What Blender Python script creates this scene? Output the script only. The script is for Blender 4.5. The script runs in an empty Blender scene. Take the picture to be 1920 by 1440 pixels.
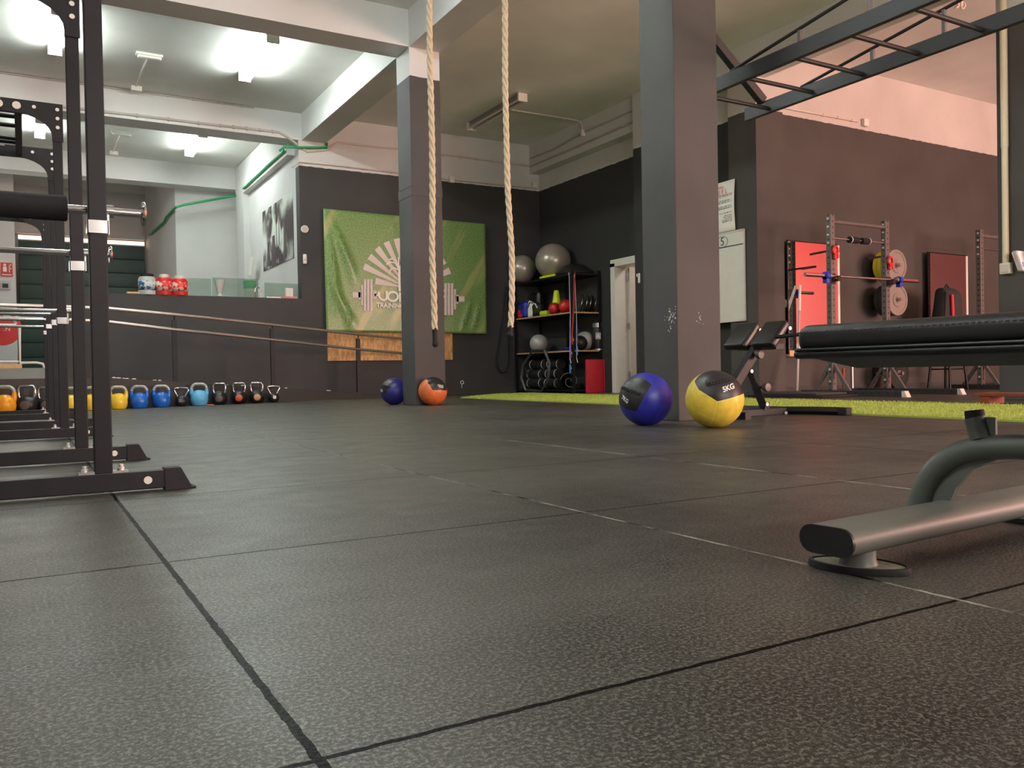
import bpy, math, random
from mathutils import Vector, Matrix
random.seed(7)
SC = bpy.context.scene
COL = SC.collection
PI = math.pi
# ------------------------------------------------------------------ camera
FPX, YAW, PIT, ROL, CH = 1581.7, math.radians(29.991), math.radians(-.7564), math.radians(-1.045), .36
_f = Vector((math.sin(YAW)*math.cos(PIT), math.cos(YAW)*math.cos(PIT), math.sin(PIT)))
_r = Vector((math.cos(YAW), -math.sin(YAW), 0)); _u = _r.cross(_f)
CR = _r*math.cos(ROL)+_u*math.sin(ROL); CU = _u*math.cos(ROL)-_r*math.sin(ROL)
cam_d = bpy.data.cameras.new('camera'); cam = bpy.data.objects.new('camera', cam_d); COL.objects.link(cam)
cam_d.sensor_width = 36; cam_d.lens = 36*FPX/1920; cam_d.clip_start = .02; cam_d.clip_end = 100
cam.matrix_world = Matrix(((CR.x, CU.x, -_f.x, 0), (CR.y, CU.y, -_f.y, 0), (CR.z, CU.z, -_f.z, CH), (0, 0, 0, 1)))
SC.camera = cam
# ------------------------------------------------------------------ exposure, world, tinted area lights
SC.view_settings.view_transform = 'Standard'; SC.view_settings.look = 'None'
SC.view_settings.exposure = 0.87; SC.view_settings.gamma = 1; SC.view_settings.use_curve_mapping = False
W = bpy.data.worlds.new('world'); SC.world = W; W.use_nodes = True
W.node_tree.nodes['Background'].inputs[0].default_value = (.55, .6, .62, 1)
W.node_tree.nodes['Background'].inputs[1].default_value = .25
def area(name, loc, rot, sx, sy, power, col):
    l = bpy.data.lights.new(name, 'AREA'); l.shape = 'RECTANGLE'; l.size = sx; l.size_y = sy; l.energy = power; l.color = col
    o = bpy.data.objects.new(name, l); COL.objects.link(o); o.location = loc; o.rotation_euler = rot; return o
R90 = PI/2
area('added_pink_gate_light', (12.6, -3.85, 1.75), (R90, 0, 0), 5.0, 3.0, 740, (1, .60, .50))  # added area light; its pink stands in for bounce off the red wall
area('tinted_front_window_light', (3.6, -3.85, 2.3), (R90, 0, 0), 5.0, 1.8, 190, (1, .86, .80))  # window light, with a pink tint added for the red wall's bounce
area('rear_wing_area_light', (-1.2, 19.5, 3.0), (-R90, 0, 0), 3, 1.0, 40, (1, .9, .82))  # area light in the rear wing; no window is modelled there
# ------------------------------------------------------------------ helpers
def ray(x, y):
    return CR*((x-960)/FPX) - CU*((y-720)/FPX) + _f
def P(ax, val, x, y):                                  # pixel -> point on the plane axis = val
    d = ray(x, y); o = (0, 0, CH); t = (val-o[ax])/d[ax]
    return Vector((d.x*t, d.y*t, CH+d.z*t))
def lin(c):
    c /= 255.0
    return c/12.92 if c <= .04045 else ((c+.055)/1.055)**2.4
def rgb(c): return (lin(c[0]), lin(c[1]), lin(c[2]), 1)
class NT:
    def __init__(s, name):
        s.m = bpy.data.materials.new(name); s.m.use_nodes = True; s.t = s.m.node_tree
        s.b = s.t.nodes['Principled BSDF']
    def n(s, typ, **kw):
        q = s.t.nodes.new(typ)
        for k, v in kw.items(): setattr(q, k, v)
        return q
    def l(s, a, b): s.t.links.new(a, b)
    def math(s, op, a, b=None, c=None):
        q = s.n('ShaderNodeMath', operation=op)
        for i, v in enumerate((a, b, c)):
            if v is None: continue
            if isinstance(v, (int, float)): q.inputs[i].default_value = v
            else: s.l(v, q.inputs[i])
        return q.outputs[0]
    def mix(s, fac, a, b):
        q = s.n('ShaderNodeMix', data_type='RGBA')
        for i, v in ((0, fac), (6, a), (7, b)):
            if isinstance(v, (int, float)): q.inputs[i].default_value = v
            elif isinstance(v, tuple): q.inputs[i].default_value = v
            else: s.l(v, q.inputs[i])
        return q.outputs[2]
    def noise(s, scale, detail=3, rough=.5, vec=None):
        q = s.n('ShaderNodeTexNoise'); q.inputs['Scale'].default_value = scale; q.inputs['Detail'].default_value = detail
        q.inputs['Roughness'].default_value = rough
        if vec is None:
            if not hasattr(s, 'co'): s.co = s.n('ShaderNodeTexCoord').outputs['Object']
            vec = s.co
        s.l(vec, q.inputs['Vector']); return q.outputs['Fac']
    def ramp(s, fac, p0, p1, c0=(0, 0, 0, 1), c1=(1, 1, 1, 1)):
        q = s.n('ShaderNodeValToRGB'); e = q.color_ramp.elements
        e[0].position = p0; e[1].position = p1; e[0].color = c0; e[1].color = c1
        s.l(fac, q.inputs[0]); return q.outputs[0]
    def bump(s, h, strength=.3, dist=.01):
        q = s.n('ShaderNodeBump'); q.inputs['Strength'].default_value = strength; q.inputs['Distance'].default_value = dist
        s.l(h, q.inputs['Height']); s.l(q.outputs[0], s.b.inputs['Normal'])
_mc = {}
def mat(name, c, rough=.5, metal=0, var=.12, scale=8, bump=0, bscale=60, spec=.5, emit=None, es=0, alpha=1, trans=0):
    if name in _mc: return _mc[name]
    t = NT(name); b = t.b
    b.inputs['Roughness'].default_value = rough; b.inputs['Metallic'].default_value = metal
    b.inputs['Specular IOR Level'].default_value = spec
    if trans: b.inputs['Transmission Weight'].default_value = trans; b.inputs['IOR'].default_value = 1.45
    col = rgb(c)
    if var:
        n = t.noise(scale); d = tuple(x*(1-var) for x in col[:3])+(1,); e = tuple(min(1, x*(1+var)) for x in col[:3])+(1,)
        t.l(t.mix(t.ramp(n, .3, .7), d, e), b.inputs['Base Color'])
    else: b.inputs['Base Color'].default_value = col
    if bump: t.bump(t.noise(bscale, 4), bump, .004)
    if emit: b.inputs['Emission Color'].default_value = rgb(emit); b.inputs['Emission Strength'].default_value = es
    _mc[name] = t.m; return t.m
def wall_mat(name, low, high, zs, rough=.75):
    t = NT(name); n1 = t.noise(1.3, 4); n2 = t.noise(30, 3)
    sep = t.n('ShaderNodeSeparateXYZ'); t.l(t.co, sep.inputs[0])
    nz = t.math('MULTIPLY_ADD', t.noise(9, 3), .03, zs-.015)
    f = t.math('GREATER_THAN', sep.outputs[2], nz)
    lo = t.mix(t.ramp(n1, .3, .75), rgb([x*.9 for x in low]), rgb([x*1.1 for x in low]))
    hi = t.mix(t.ramp(n1, .3, .75), rgb([x*.95 for x in high]), rgb([min(255, x*1.03) for x in high]))
    t.l(t.mix(f, lo, hi), t.b.inputs['Base Color']); t.b.inputs['Roughness'].default_value = rough
    t.bump(n2, .15, .006); return t.m
class MB:
    """collects shapes, build() links them as one mesh object"""
    def __init__(s): s.v = []; s.f = []; s.sm = []
    def add(s, vs, fs, smooth=False, M=None):
        o = len(s.v)
        s.v += [tuple(M @ Vector(v)) if M else tuple(v) for v in vs]
        s.f += [tuple(i+o for i in f) for f in fs]; s.sm += [smooth]*len(fs); return s
    def box(s, x0, x1, y0, y1, z0, z1, M=None):
        vs = [(x, y, z) for z in (z0, z1) for y in (y0, y1) for x in (x0, x1)]
        return s.add(vs, [(0, 2, 3, 1), (4, 5, 7, 6), (0, 1, 5, 4), (2, 6, 7, 3), (0, 4, 6, 2), (1, 3, 7, 5)], False, M)
    def rbox(s, x0, x1, y0, y1, z0, z1, r, M=None, k=3):       # box with rounded edges
        cx, cy, cz = (x0+x1)/2, (y0+y1)/2, (z0+z1)/2; hx, hy, hz = (x1-x0)/2, (y1-y0)/2, (z1-z0)/2
        r = min(r, hx, hy, hz)*.999
        n = 4*(k+1); rings = []
        prof = [(-hz+r-r*math.cos(a), r*math.sin(a)) for a in [i*R90/k for i in range(k+1)]]
        prof = prof + [(-z, q) for z, q in reversed(prof)]
        vs = []
        for z, q in prof:
            for c, (sx, sy) in enumerate(((1, 1), (-1, 1), (-1, -1), (1, -1))):
                for i in range(k+1):
                    a = c*R90+i*R90/k
                    vs.append((cx+sx*(hx-r)+q*math.cos(a), cy+sy*(hy-r)+q*math.sin(a), cz+z))
        fs = []
        for j in range(len(prof)-1):
            for i in range(n): fs.append((j*n+i, j*n+(i+1) % n, (j+1)*n+(i+1) % n, (j+1)*n+i))
        fs.append(tuple(reversed(range(n)))); fs.append(tuple(range((len(prof)-1)*n, len(prof)*n)))
        return s.add(vs, fs, True, M)
    def tube(s, pts, r, seg=12, closed=False, M=None, cap=True, sq=None):
        pts = [Vector(p) for p in pts]; n = len(pts)
        rr = r if isinstance(r, (list, tuple)) else [r]*n
        vs = []; prev = None
        for i, p in enumerate(pts):
            if closed: d = pts[(i+1) % n]-pts[i-1]
            else: d = pts[min(i+1, n-1)]-pts[max(i-1, 0)]
            d.normalize()
            if prev is None:
                a = Vector((0, 0, 1)) if abs(d.z) < .9 else Vector((1, 0, 0)); u = d.cross(a).normalized()
            else: u = (prev-d*prev.dot(d)).normalized()
            prev = u; w = d.cross(u)
            for k in range(seg):
                a = 2*PI*k/seg
                ca, sa = math.cos(a)*rr[i], math.sin(a)*rr[i]
                if sq: ca *= sq[0]; sa *= sq[1]
                vs.append(tuple(p+u*ca+w*sa))
        fs = []
        for i in range(n if closed else n-1):
            j = (i+1) % n
            for k in range(seg): fs.append((i*seg+k, i*seg+(k+1) % seg, j*seg+(k+1) % seg, j*seg+k))
        s.add(vs, fs, True, M)
        if not closed and cap:
            o = len(s.v)-len(vs)
            s.f += [tuple(o+k for k in reversed(range(seg))), tuple(o+(n-1)*seg+k for k in range(seg))]; s.sm += [False]*2
        return s
    def cyl(s, p, q, r, seg=20, M=None): return s.tube([p, q], r, seg, M=M)
    def lathe(s, prof, seg=32, M=None, smooth=True):           # prof = (r, z)
        vs = [(r*math.cos(2*PI*k/seg), r*math.sin(2*PI*k/seg), z) for r, z in prof for k in range(seg)]
        fs = [(i*seg+k, i*seg+(k+1) % seg, (i+1)*seg+(k+1) % seg, (i+1)*seg+k) for i in range(len(prof)-1) for k in range(seg)]
        fs.append(tuple(reversed(range(seg)))); fs.append(tuple(range((len(prof)-1)*seg, len(prof)*seg)))
        return s.add(vs, fs, smooth, M)
    def ball(s, c, r, M=None, seg=32, rings=18, sq=(1, 1, 1)):
        prof = [(max(1e-4, math.sin(PI*i/rings)), -math.cos(PI*i/rings)) for i in range(rings+1)]
        T = Matrix.Translation(c) @ Matrix.Diagonal((r*sq[0], r*sq[1], r*sq[2], 1))
        return s.lathe(prof, seg, (M @ T) if M else T)
    def prism(s, poly, d, M=None):                              # poly in 3-D, extruded by vector d
        n = len(poly); d = Vector(d)
        vs = [tuple(Vector(p)) for p in poly]+[tuple(Vector(p)+d) for p in poly]
        fs = [tuple(reversed(range(n))), tuple(range(n, 2*n))]+[(i, (i+1) % n, n+(i+1) % n, n+i) for i in range(n)]
        return s.add(vs, fs, False, M)
    def build(s, name, m, parent=None, loc=None, bevel=0, org=None):
        if org is not None: s.v = [(a-org[0], b-org[1], c-org[2]) for a, b, c in s.v]
        me = bpy.data.meshes.new(name); me.from_pydata(s.v, [], s.f); me.update()
        me.polygons.foreach_set('use_smooth', s.sm); me.materials.append(m)
        o = bpy.data.objects.new(name, me); COL.objects.link(o)
        if any(s.sm):
            md = o.modifiers.new('es', 'EDGE_SPLIT'); md.split_angle = math.radians(38)
        if bevel:
            b = o.modifiers.new('bv', 'BEVEL'); b.width = bevel; b.segments = 2; b.limit_method = 'ANGLE'
        if parent: o.parent = parent
        if loc is not None: o.location = loc
        return o
def thing(name, label, cat, loc=(0, 0, 0), rz=0, group=None):
    o = bpy.data.objects.new(name, None); COL.objects.link(o); o.empty_display_size = .1
    o.location = loc; o.rotation_euler = (0, 0, rz); tag(o, label, cat, group); return o
def tag(o, label, cat, group=None):
    o['label'] = label; o['category'] = cat
    if group: o['group'] = group
    return o
def struct(mb, name, m, **kw):
    o = mb.build(name, m, **kw); o['kind'] = 'structure'; return o
def one(mb, name, m, label, cat, org, group=None, **kw):       # a thing that is a single mesh, built in world coordinates
    o = mb.build(name, m, org=org, loc=org, **kw); return tag(o, label, cat, group)
def dup(o, loc=None, rz=None, label=None):
    c = o.copy(); COL.objects.link(c)
    if loc is not None: c.location = loc
    if rz is not None: c.rotation_euler = (0, 0, rz)
    if label: c['label'] = label
    for ch in list(o.children): d = dup(ch); d.parent = c
    return c
def text_mesh(txt, size, depth=.002, align='CENTER', sx=1, bold=0):
    cu = bpy.data.curves.new('txt', 'FONT'); cu.body = txt; cu.size = size; cu.extrude = depth; cu.align_x = align; cu.align_y = 'CENTER'
    cu.offset = bold
    o = bpy.data.objects.new('txt', cu); COL.objects.link(o); bpy.context.view_layer.update()
    me = bpy.data.meshes.new_from_object(o.evaluated_get(bpy.context.evaluated_depsgraph_get()))
    bpy.data.objects.remove(o)
    return [(v.co.x*sx, v.co.y, v.co.z) for v in me.vertices], [tuple(p.vertices) for p in me.polygons]
def frame(loc, right, up):
    r = Vector(right).normalized(); u = Vector(up).normalized(); n = r.cross(u)
    return Matrix(((r.x, u.x, n.x, loc[0]), (r.y, u.y, n.y, loc[1]), (r.z, u.z, n.z, loc[2]), (0, 0, 0, 1)))
def arc(c, r, a0, a1, n, u, v):
    u = Vector(u); v = Vector(v); c = Vector(c)
    return [c+u*(r*math.cos(a0+(a1-a0)*i/n))+v*(r*math.sin(a0+(a1-a0)*i/n)) for i in range(n+1)]
# ------------------------------------------------------------------ materials
DARK = (58, 56, 55); WHITE = (210, 210, 207)
ZS = 3.765
m_wall = wall_mat('charcoal_and_white_wall_paint', DARK, WHITE, ZS)
m_col = wall_mat('charcoal_and_white_column_paint', (72, 70, 68), WHITE, 3.84)
m_wallR = wall_mat('brown_grey_and_white_wall_paint', (68, 64, 60), (196, 188, 180), ZS)
m_wallD = wall_mat('near_black_and_white_wall_paint', (42, 41, 39), WHITE, ZS)
m_white = mat('white_wall_paint', WHITE, .75, var=.05, scale=1.5, bump=.1, bscale=20)
m_half = mat('charcoal_wall_paint', DARK, .7, var=.12, scale=1.2, bump=.1, bscale=25)
m_red = mat('red_wall_paint', (188, 32, 20), .55, var=.06, scale=1)
m_ceil = mat('ceiling_plaster', (226, 225, 218), .8, var=.1, scale=.9, bump=.25, bscale=6)
m_blk = mat('black_powder_coat', (24, 24, 26), .45, var=.1, scale=30, spec=.3)
m_blk2 = mat('worn_black_steel', (30, 30, 32), .48, var=.2, scale=12, spec=.3)
m_rub = mat('black_rubber', (26, 26, 27), .75, var=.15, scale=40, bump=.1)
m_chrome = mat('chrome', (215, 215, 215), .16, 1, var=.03)
m_steel = mat('brushed_steel', (170, 168, 165), .35, 1, var=.1, scale=40)
m_bolt = mat('zinc_bolt', (210, 206, 198), .45, .6, var=.02)
m_vinyl = mat('black_vinyl', (24, 25, 26), .36, var=.08, scale=60, bump=.08, bscale=300)
m_conduit = mat('grey_conduit', (178, 172, 165), .5, var=.04)
m_conduitw = mat('painted_conduit', (208, 196, 186), .6, var=.05)
m_box = mat('white_plastic', (222, 218, 208), .4, var=.03)
m_foam = mat('black_foam', (17, 18, 20), .85, var=.2, scale=60, bump=.2, bscale=200)
m_yel = mat('yellow_enamel', (232, 196, 52), .3, var=.06)
m_org = mat('orange_enamel', (240, 160, 26), .3, var=.06)
m_blu = mat('blue_enamel', (28, 98, 190), .28, var=.06)
m_lblu = mat('sky_blue_enamel', (96, 178, 226), .28, var=.06)
m_hand = mat('worn_grey_handle', (178, 176, 166), .4, .5, var=.15, scale=40)
m_cast = mat('black_cast_iron', (28, 28, 29), .38, var=.15, scale=30, bump=.1, bscale=120)
m_redp = mat('red_plastic', (198, 36, 34), .4, var=.05)
m_redd = mat('red_vinyl_mat', (206, 40, 56), .5, var=.05)
m_lime = mat('lime_plastic', (214, 232, 30), .45, var=.05)
m_gball = mat('pearl_grey_vinyl', (160, 150, 138), .28, .35, var=.05)
m_sball = mat('silver_grey_vinyl', (176, 172, 166), .4, .1, var=.05)
m_wood = mat('orange_wood', (124, 58, 32), .5, var=.2, scale=14)
m_ply = mat('plywood_edge', (206, 160, 112), .6, var=.15, scale=20)
m_glassy = mat('green_tinted_glass', (196, 214, 204), .02, var=0, trans=.92)
m_mirror = mat('mirror_glass', (232, 232, 232), .01, 1, var=0)
m_green = mat('green_plastic_pipe', (30, 150, 88), .45, var=.05)
m_paper = mat('white_paper', (226, 224, 214), .7, var=.03)
m_ink = mat('black_ink', (60, 60, 62), .8, var=0)
m_redink = mat('red_ink', (214, 92, 92), .8, var=0)
m_wtxt = mat('white_print', (236, 232, 226), .6, var=0)
m_bluep = mat('blue_plastic', (30, 56, 176), .4, var=.05)
m_purple = mat('purple_nylon', (84, 52, 150), .6, var=.1)
m_dash = mat('dark_interior', (20, 19, 19), .8, var=.1)
def floor_mat():
    t = NT('black_rubber_tiles'); big = t.noise(.9, 5, .6); mid = t.noise(7, 4, .6); fine = t.noise(170, 2, .8)
    sep = t.n('ShaderNodeSeparateXYZ'); t.l(t.co, sep.inputs[0])
    wob = t.math('MULTIPLY_ADD', t.noise(35, 2), .006, -.003)
    def seam(out, off, w):
        a = t.math('ADD', out, wob); a = t.math('ADD', a, -off+.5+50); a = t.math('FRACT', a)
        return t.math('LESS_THAN', t.math('ABSOLUTE', t.math('SUBTRACT', a, .5)), w)
    sx = seam(sep.outputs[0], .231, .0052); sy = seam(sep.outputs[1], .776, .0042)
    s = t.math('MAXIMUM', sx, sy)
    base = t.mix(t.ramp(big, .38, .62), rgb((38, 37, 34)), rgb((66, 65, 59)))
    # scuffed, drawn-out dusty marks
    mp = t.n('ShaderNodeMapping'); t.l(t.co, mp.inputs[0]); mp.inputs['Scale'].default_value = (1.2, 4.5, 1); mp.inputs['Rotation'].default_value = (0, 0, -.45)
    st = t.noise(1.1, 4, .6, mp.outputs[0])
    base = t.mix(t.math('MULTIPLY', t.ramp(st, .52, .75), .35), base, rgb((92, 92, 87)))
    gran = t.ramp(fine, .5, .62); f2 = t.noise(240, 2, .6)
    base = t.mix(t.math('MULTIPLY', gran, .5), base, rgb((128, 126, 116)))
    base = t.mix(t.math('MULTIPLY', t.ramp(f2, .5, .62), .55), base, rgb((20, 20, 20)))
    # pale dust lying in the second seam
    dx = t.math('LESS_THAN', t.math('ABSOLUTE', t.math('SUBTRACT', t.math('ADD', sep.outputs[0], wob), 1.231)), .0045)
    dx2 = t.math('LESS_THAN', t.math('ABSOLUTE', t.math('SUBTRACT', t.math('ADD', sep.outputs[0], wob), 2.231)), .005)
    base = t.mix(s, base, rgb((12, 12, 11)))
    base = t.mix(t.math('MULTIPLY', t.math('MAXIMUM', dx, dx2), t.ramp(mid, .4, .55)), base, rgb((150, 148, 138)))
    t.l(base, t.b.inputs['Base Color'])
    t.l(t.ramp(mid, .2, .8, (.34, .34, .34, 1), (.48, .48, .48, 1)), t.b.inputs['Roughness'])
    t.l(t.math('MULTIPLY', t.math('SUBTRACT', 1, t.math('MULTIPLY', s, .9)), t.ramp(fine, .42, .64, (.22, .22, .22, 1), (.62, .62, .62, 1))), t.b.inputs['Specular IOR Level'])
    h = t.math('SUBTRACT', t.math('MULTIPLY', fine, .35), s)
    t.bump(h, .5, .0022); return t.m
m_floor = floor_mat()
def grass_mat(name, a, b, sc):
    t = NT(name); n = t.noise(sc, 4, .7); n2 = t.noise(3, 2)
    t.l(t.mix(t.ramp(n, .35, .65), rgb(a), rgb(b)), t.b.inputs['Base Color']); t.b.inputs['Roughness'].default_value = .8
    t.bump(n, .6, .01); return t.m
m_turf = grass_mat('lime_turf', (146, 166, 66), (192, 208, 104), 220)
# ------------------------------------------------------------------ the room
struct(MB().box(-7, 17, -5, 13.9, -.1, 0), 'floor', m_floor)
struct(MB().box(-7, 17, -5, 21, 4.6, 4.75), 'ceiling', m_ceil)
XD, YB, XE = 8.457, 13.5, 3.9
struct(MB().box(XE, XD+.2, YB, YB+.2, 0, 4.6), 'wall_back', m_wall)
struct(MB().box(.47, XE, YB, YB+.18, 0, 1.62), 'wall_half_height', m_half)
# door wall with an opening for the door
DY0, DY1 = 10.46, 11.22; DH = 2.13
struct(MB().box(XD, XD+.2, DY1, YB, 0, 4.6).box(XD, XD+.2, 8.2, DY0, 0, 4.6).box(XD, XD+.2, DY0, DY1, DH, 4.6), 'wall_right_near_door', m_wallD)
struct(MB().box(8.33, 8.83, 7.95, 8.45, 0, 4.6), 'wall_pilaster', m_wallR)
struct(MB().box(8.19, XD+.01, 9.85, 10.33, 0, 4.6), 'wall_pilaster_beside_door', m_wallD)
struct(MB().box(8.8, 17, 8.0, 8.2, 0, 4.6), 'wall_right_rear', m_wallR)
struct(MB().box(16, 16.2, -5, 4.2, 0, 4.6), 'wall_right', m_red)
struct(MB().box(16, 16.2, 4.2, 8.2, 0, 4.6), 'wall_right_shaded', mat('shaded_red_wall_paint', (112, 20, 16), .55, var=.06, scale=1))  # same red wall; darker colour painted in where less light falls
o = one(MB().box(15.975, 16, -2, 7.5, .82, .93), 'wall_rail', m_conduitw, 'pale horizontal rail on the red wall seen in the mirror', 'rail', (15.99, 3, .87))
struct(MB().box(-7.2, -7, -5, 21, 0, 4.6), 'wall_left', m_white)
# front wall with gate and window openings behind the camera
struct(MB().box(-7, 1.1, -4.2, -4, 0, 4.6).box(1.1, 6.1, -4.2, -4, 0, 1.4).box(1.1, 6.1, -4.2, -4, 3.2, 4.6).box(6.1, 10.1, -4.2, -4, 0, 4.6).box(10.1, 15.1, -4.2, -4, 3.25, 4.6).box(15.1, 16, -4.2, -4, 0, 4.6), 'wall_front', m_wall)
m_sky = mat('daylight_pane', (240, 235, 230), .4, var=0, emit=(255, 240, 228), es=1.6)
struct(MB().box(1.1, 6.1, -4.12, -4.1, 1.4, 3.2), 'window_1', m_sky)
struct(MB().box(10.1, 15.1, -4.12, -4.1, 0, 3.25), 'window_2', m_sky)
wf = MB()
for k in range(6): wf.box(1.1+k-.03, 1.1+k+.03, -4.08, -3.98, 1.4, 3.2); wf.box(10.1+k-.03, 10.1+k+.03, -4.08, -3.98, 0, 3.25)
struct(wf, 'trim_1', m_blk)
# wing behind the half-height wall
struct(MB().box(-7, XE+.2, 21, 21.2, 0, 4.6), 'wall_rear', m_white)
struct(MB().box(XE, XE+.2, YB+.2, 18.0, 0, 4.6), 'wall_wing_side', m_white)
b1 = P(1, 18.0, 331, 500); YS = 20.4
b2 = P(1, YS, 275, 500)
struct(MB().prism([(b1.x, 18.0, 0), (XE+.2, 18.0, 0), (XE+.2, YS, 0), (b2.x, YS, 0)], (0, 0, 4.6)), 'wall_wing_block', m_white)
q = P(1, 19.5, 29, 500)
struct(MB().box(-7, q.x, 19.5, YS+.2, 0, 4.6), 'wall_wing_left', m_white)
struct(MB().box(-7, XE, YB+.02, 21, 0, .55), 'floor_wing', mat('grey_screed', (130, 134, 128), .7, var=.1, scale=2))
# pilaster at the far end of the poster wall, and lintel over it
struct(MB().box(XE-.12, XE, 16.95, 17.6, .55, 3.98), 'wall_wing_pilaster', m_white)
struct(MB().box(XE-.12, XE, YB+.25, 17.605, 3.98, 4.59), 'trim_2', m_white)
# beams
BZ = 4.172
struct(MB().box(3.95, 4.345, -5, 21, BZ, 4.6), 'trim_beam_along', m_white)
struct(MB().box(-7, 3.95, 9.10, 9.49, BZ, 4.6), 'trim_beam_cross_near', m_white)
struct(MB().box(-7, 3.95, 13.485, 13.92, BZ, 4.6), 'trim_beam_cross_rear', m_white)
struct(MB().box(-7, 3.95, 17.6, 18.0, BZ, 4.6), 'trim_beam_cross_wing', m_white)
struct(MB().box(-7, 3.95, 4.52, 4.90, BZ, 4.6), 'trim_beam_cross_front', m_white)
struct(MB().box(8.25, 8.50, -5, 13.5, BZ, 4.6).box(8.25, 8.50, 10.3, 13.5, 4.07, BZ), 'trim_beam_right', m_white)
# columns
def column(name, x, y, wx=.4, wy=.38): return struct(MB().box(x, x+wx, y, y+wy, 0, BZ+.02), name, m_col, bevel=.006)
column('wall_column_middle', 3.95, 9.10, .39, .39)
column('wall_column_big', 3.95, 4.52, .405, .37)
CX = P(1, 4.89, 1871.5, 500).x; column('wall_column_right', CX, 4.52, .4, .37)
struct(MB().box(3.943, 4.347, 9.093, 9.497, 2.56, 2.566).box(3.946, 4.344, 9.096, 9.494, 2.45, 2.56), 'trim_column_crack', m_col)
# turf lane
a0, a1 = P(2, 0, 845, 747), P(2, 0, 1161, 761); c0, c1 = P(2, 0, 1161, 742.5), P(2, 0, 1920, 761)
da, dc = (a1-a0).normalized(), (c1-c0).normalized()
nearx = lambda y: 5.43-.035*(7-y); farx = lambda y: 7.35-.02*(7-y)
pts = [(nearx(11.2), 11.2, 0), (nearx(-3.9), -3.9, 0), (farx(-3.9), -3.9, 0), (farx(12.6), 12.6, 0), (farx(12.6)-.6, 12.5, 0)]
tf = MB().prism(pts, (0, 0, .012)).build('artificial_turf', m_turf); tag(tf, 'strip of lime green artificial turf running past the big column to the right', 'turf'); tf['kind'] = 'stuff'
tf.location = (0, 0, .0)
# short pile standing on the turf
gb = MB(); rnd = random.Random(3)
for i in range(26000):
    y = rnd.uniform(1.5, 12.3); x0, x1 = nearx(min(y, 11.2)), farx(y)
    x = rnd.uniform(x0, x1) if y < 11.2 else rnd.uniform(nearx(11.2)+(y-11.2)*1.1, x1)
    h = rnd.uniform(.008, .02); a = rnd.uniform(0, PI); w = .004
    dx, dy = math.cos(a)*w, math.sin(a)*w; lx, ly = rnd.uniform(-.008, .008), rnd.uniform(-.008, .008)
    gb.add([(x-dx, y-dy, .011), (x+dx, y+dy, .011), (x+lx, y+ly, .012+h)], [(0, 1, 2)])
g = gb.build('pile', m_turf, tf); g['kind'] = 'stuff'
# skirting
struct(MB().box(5.7, XD, YB-.012, YB, 0, .10), 'baseboard_back', m_half)
struct(MB().box(8.83, 16, 7.98, 8.0, 0, .10), 'baseboard_right', m_half)
# ramp and landing in front of the half-height wall
kf = lambda x: 11.65+.333*(x-1)
rp = MB()
top = lambda x: max(0.004, min(.395, .463-.0813*x))
xs = [-7, .836, 5.64]
for i in range(2):
    xa, xb = xs[i], xs[i+1]
    v = [(xa, kf(xa), 0), (xb, kf(xb), 0), (xb, YB, 0), (xa, YB, 0), (xa, kf(xa), top(xa)), (xb, kf(xb), top(xb)), (xb, YB, top(xb)), (xa, YB, top(xa))]
    rp.add(v, [(0, 3, 2, 1), (4, 5, 6, 7), (0, 1, 5, 4), (2, 3, 7, 6), (1, 2, 6, 5), (3, 0, 4, 7)])
struct(rp, 'floor_ramp', m_half)
# chipped paint crumbs along the ramp edge
cr = MB(); rr = random.Random(5)
for px0, px1, n in ((208, 250, 14), (285, 320, 6), (430, 470, 3), (540, 552, 2), (640, 655, 2)):
    for k in range(n):
        x = P(1, 12.0, rr.uniform(px0, px1), 712).x; y = kf(x)+rr.uniform(.01, .05); z = top(x); r = rr.uniform(.008, .02)
        cr.ball((x, y, z+r*.3), r, seg=6, rings=4, sq=(1.3, 1, .5))
o = one(cr, 'paint_crumbs', m_box, 'white crumbs of chipped paint lying along the dark ramp edge', 'debris', (1.0, kf(1), top(1))); o['kind'] = 'stuff'
# ------------------------------------------------------------------ door
t = thing('door_1', 'white open door seen in its frame right of the shelving', 'door', (XD, DY1, 0)); t['kind'] = 'structure'
org = (XD, DY1, 0)
fr = MB().box(XD-.03, XD+.23, DY1-.055, DY1+.06, 0, DH).box(XD-.03, XD+.23, DY0-.06, DY0+.055, 0, DH).box(XD-.03, XD+.23, DY0-.06, DY1+.06, DH-.055, DH+.06)
fr.build('door_frame', m_box, t, org=org)
lf = MB().box(XD+.24, XD+1.0, DY1-.10, DY1-.06, .01, DH-.06).build('door_leaf', mat('cream_door_leaf', (204, 194, 182), .5, var=.04), t, org=org)
for z in (.25, 1.05, 1.85): MB().cyl((XD+.225, DY1-.075, z), (XD+.225, DY1-.075, z+.1), .014).build('hinge', m_steel, lf, org=org)
vs, fs = text_mesh('N', .075, .001); MB().add(vs, fs, M=frame((XD+.66, DY1-.102, 1.34), (1, 0, 0), (0, 0, 1))).build('door_sign', m_ink, lf, org=org)
# corridor behind the door
m_corr = mat('corridor_paint', (216, 200, 188), .8, var=.04)
struct(MB().box(XD+.2, 11, 12.2, 12.3, 0, 3).box(11, 11.1, 9, 12.3, 0, 3).box(XD+.2, 11, 8.9, 9, 0, 3).box(XD+.2, 11, 9, 12.2, 2.9, 3), 'wall_corridor', m_corr)
area('corridor_lamp_light', (9.7, 10.3, 2.85), (0, 0, 0), .6, .6, 16, (1, .88, .8))
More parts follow.
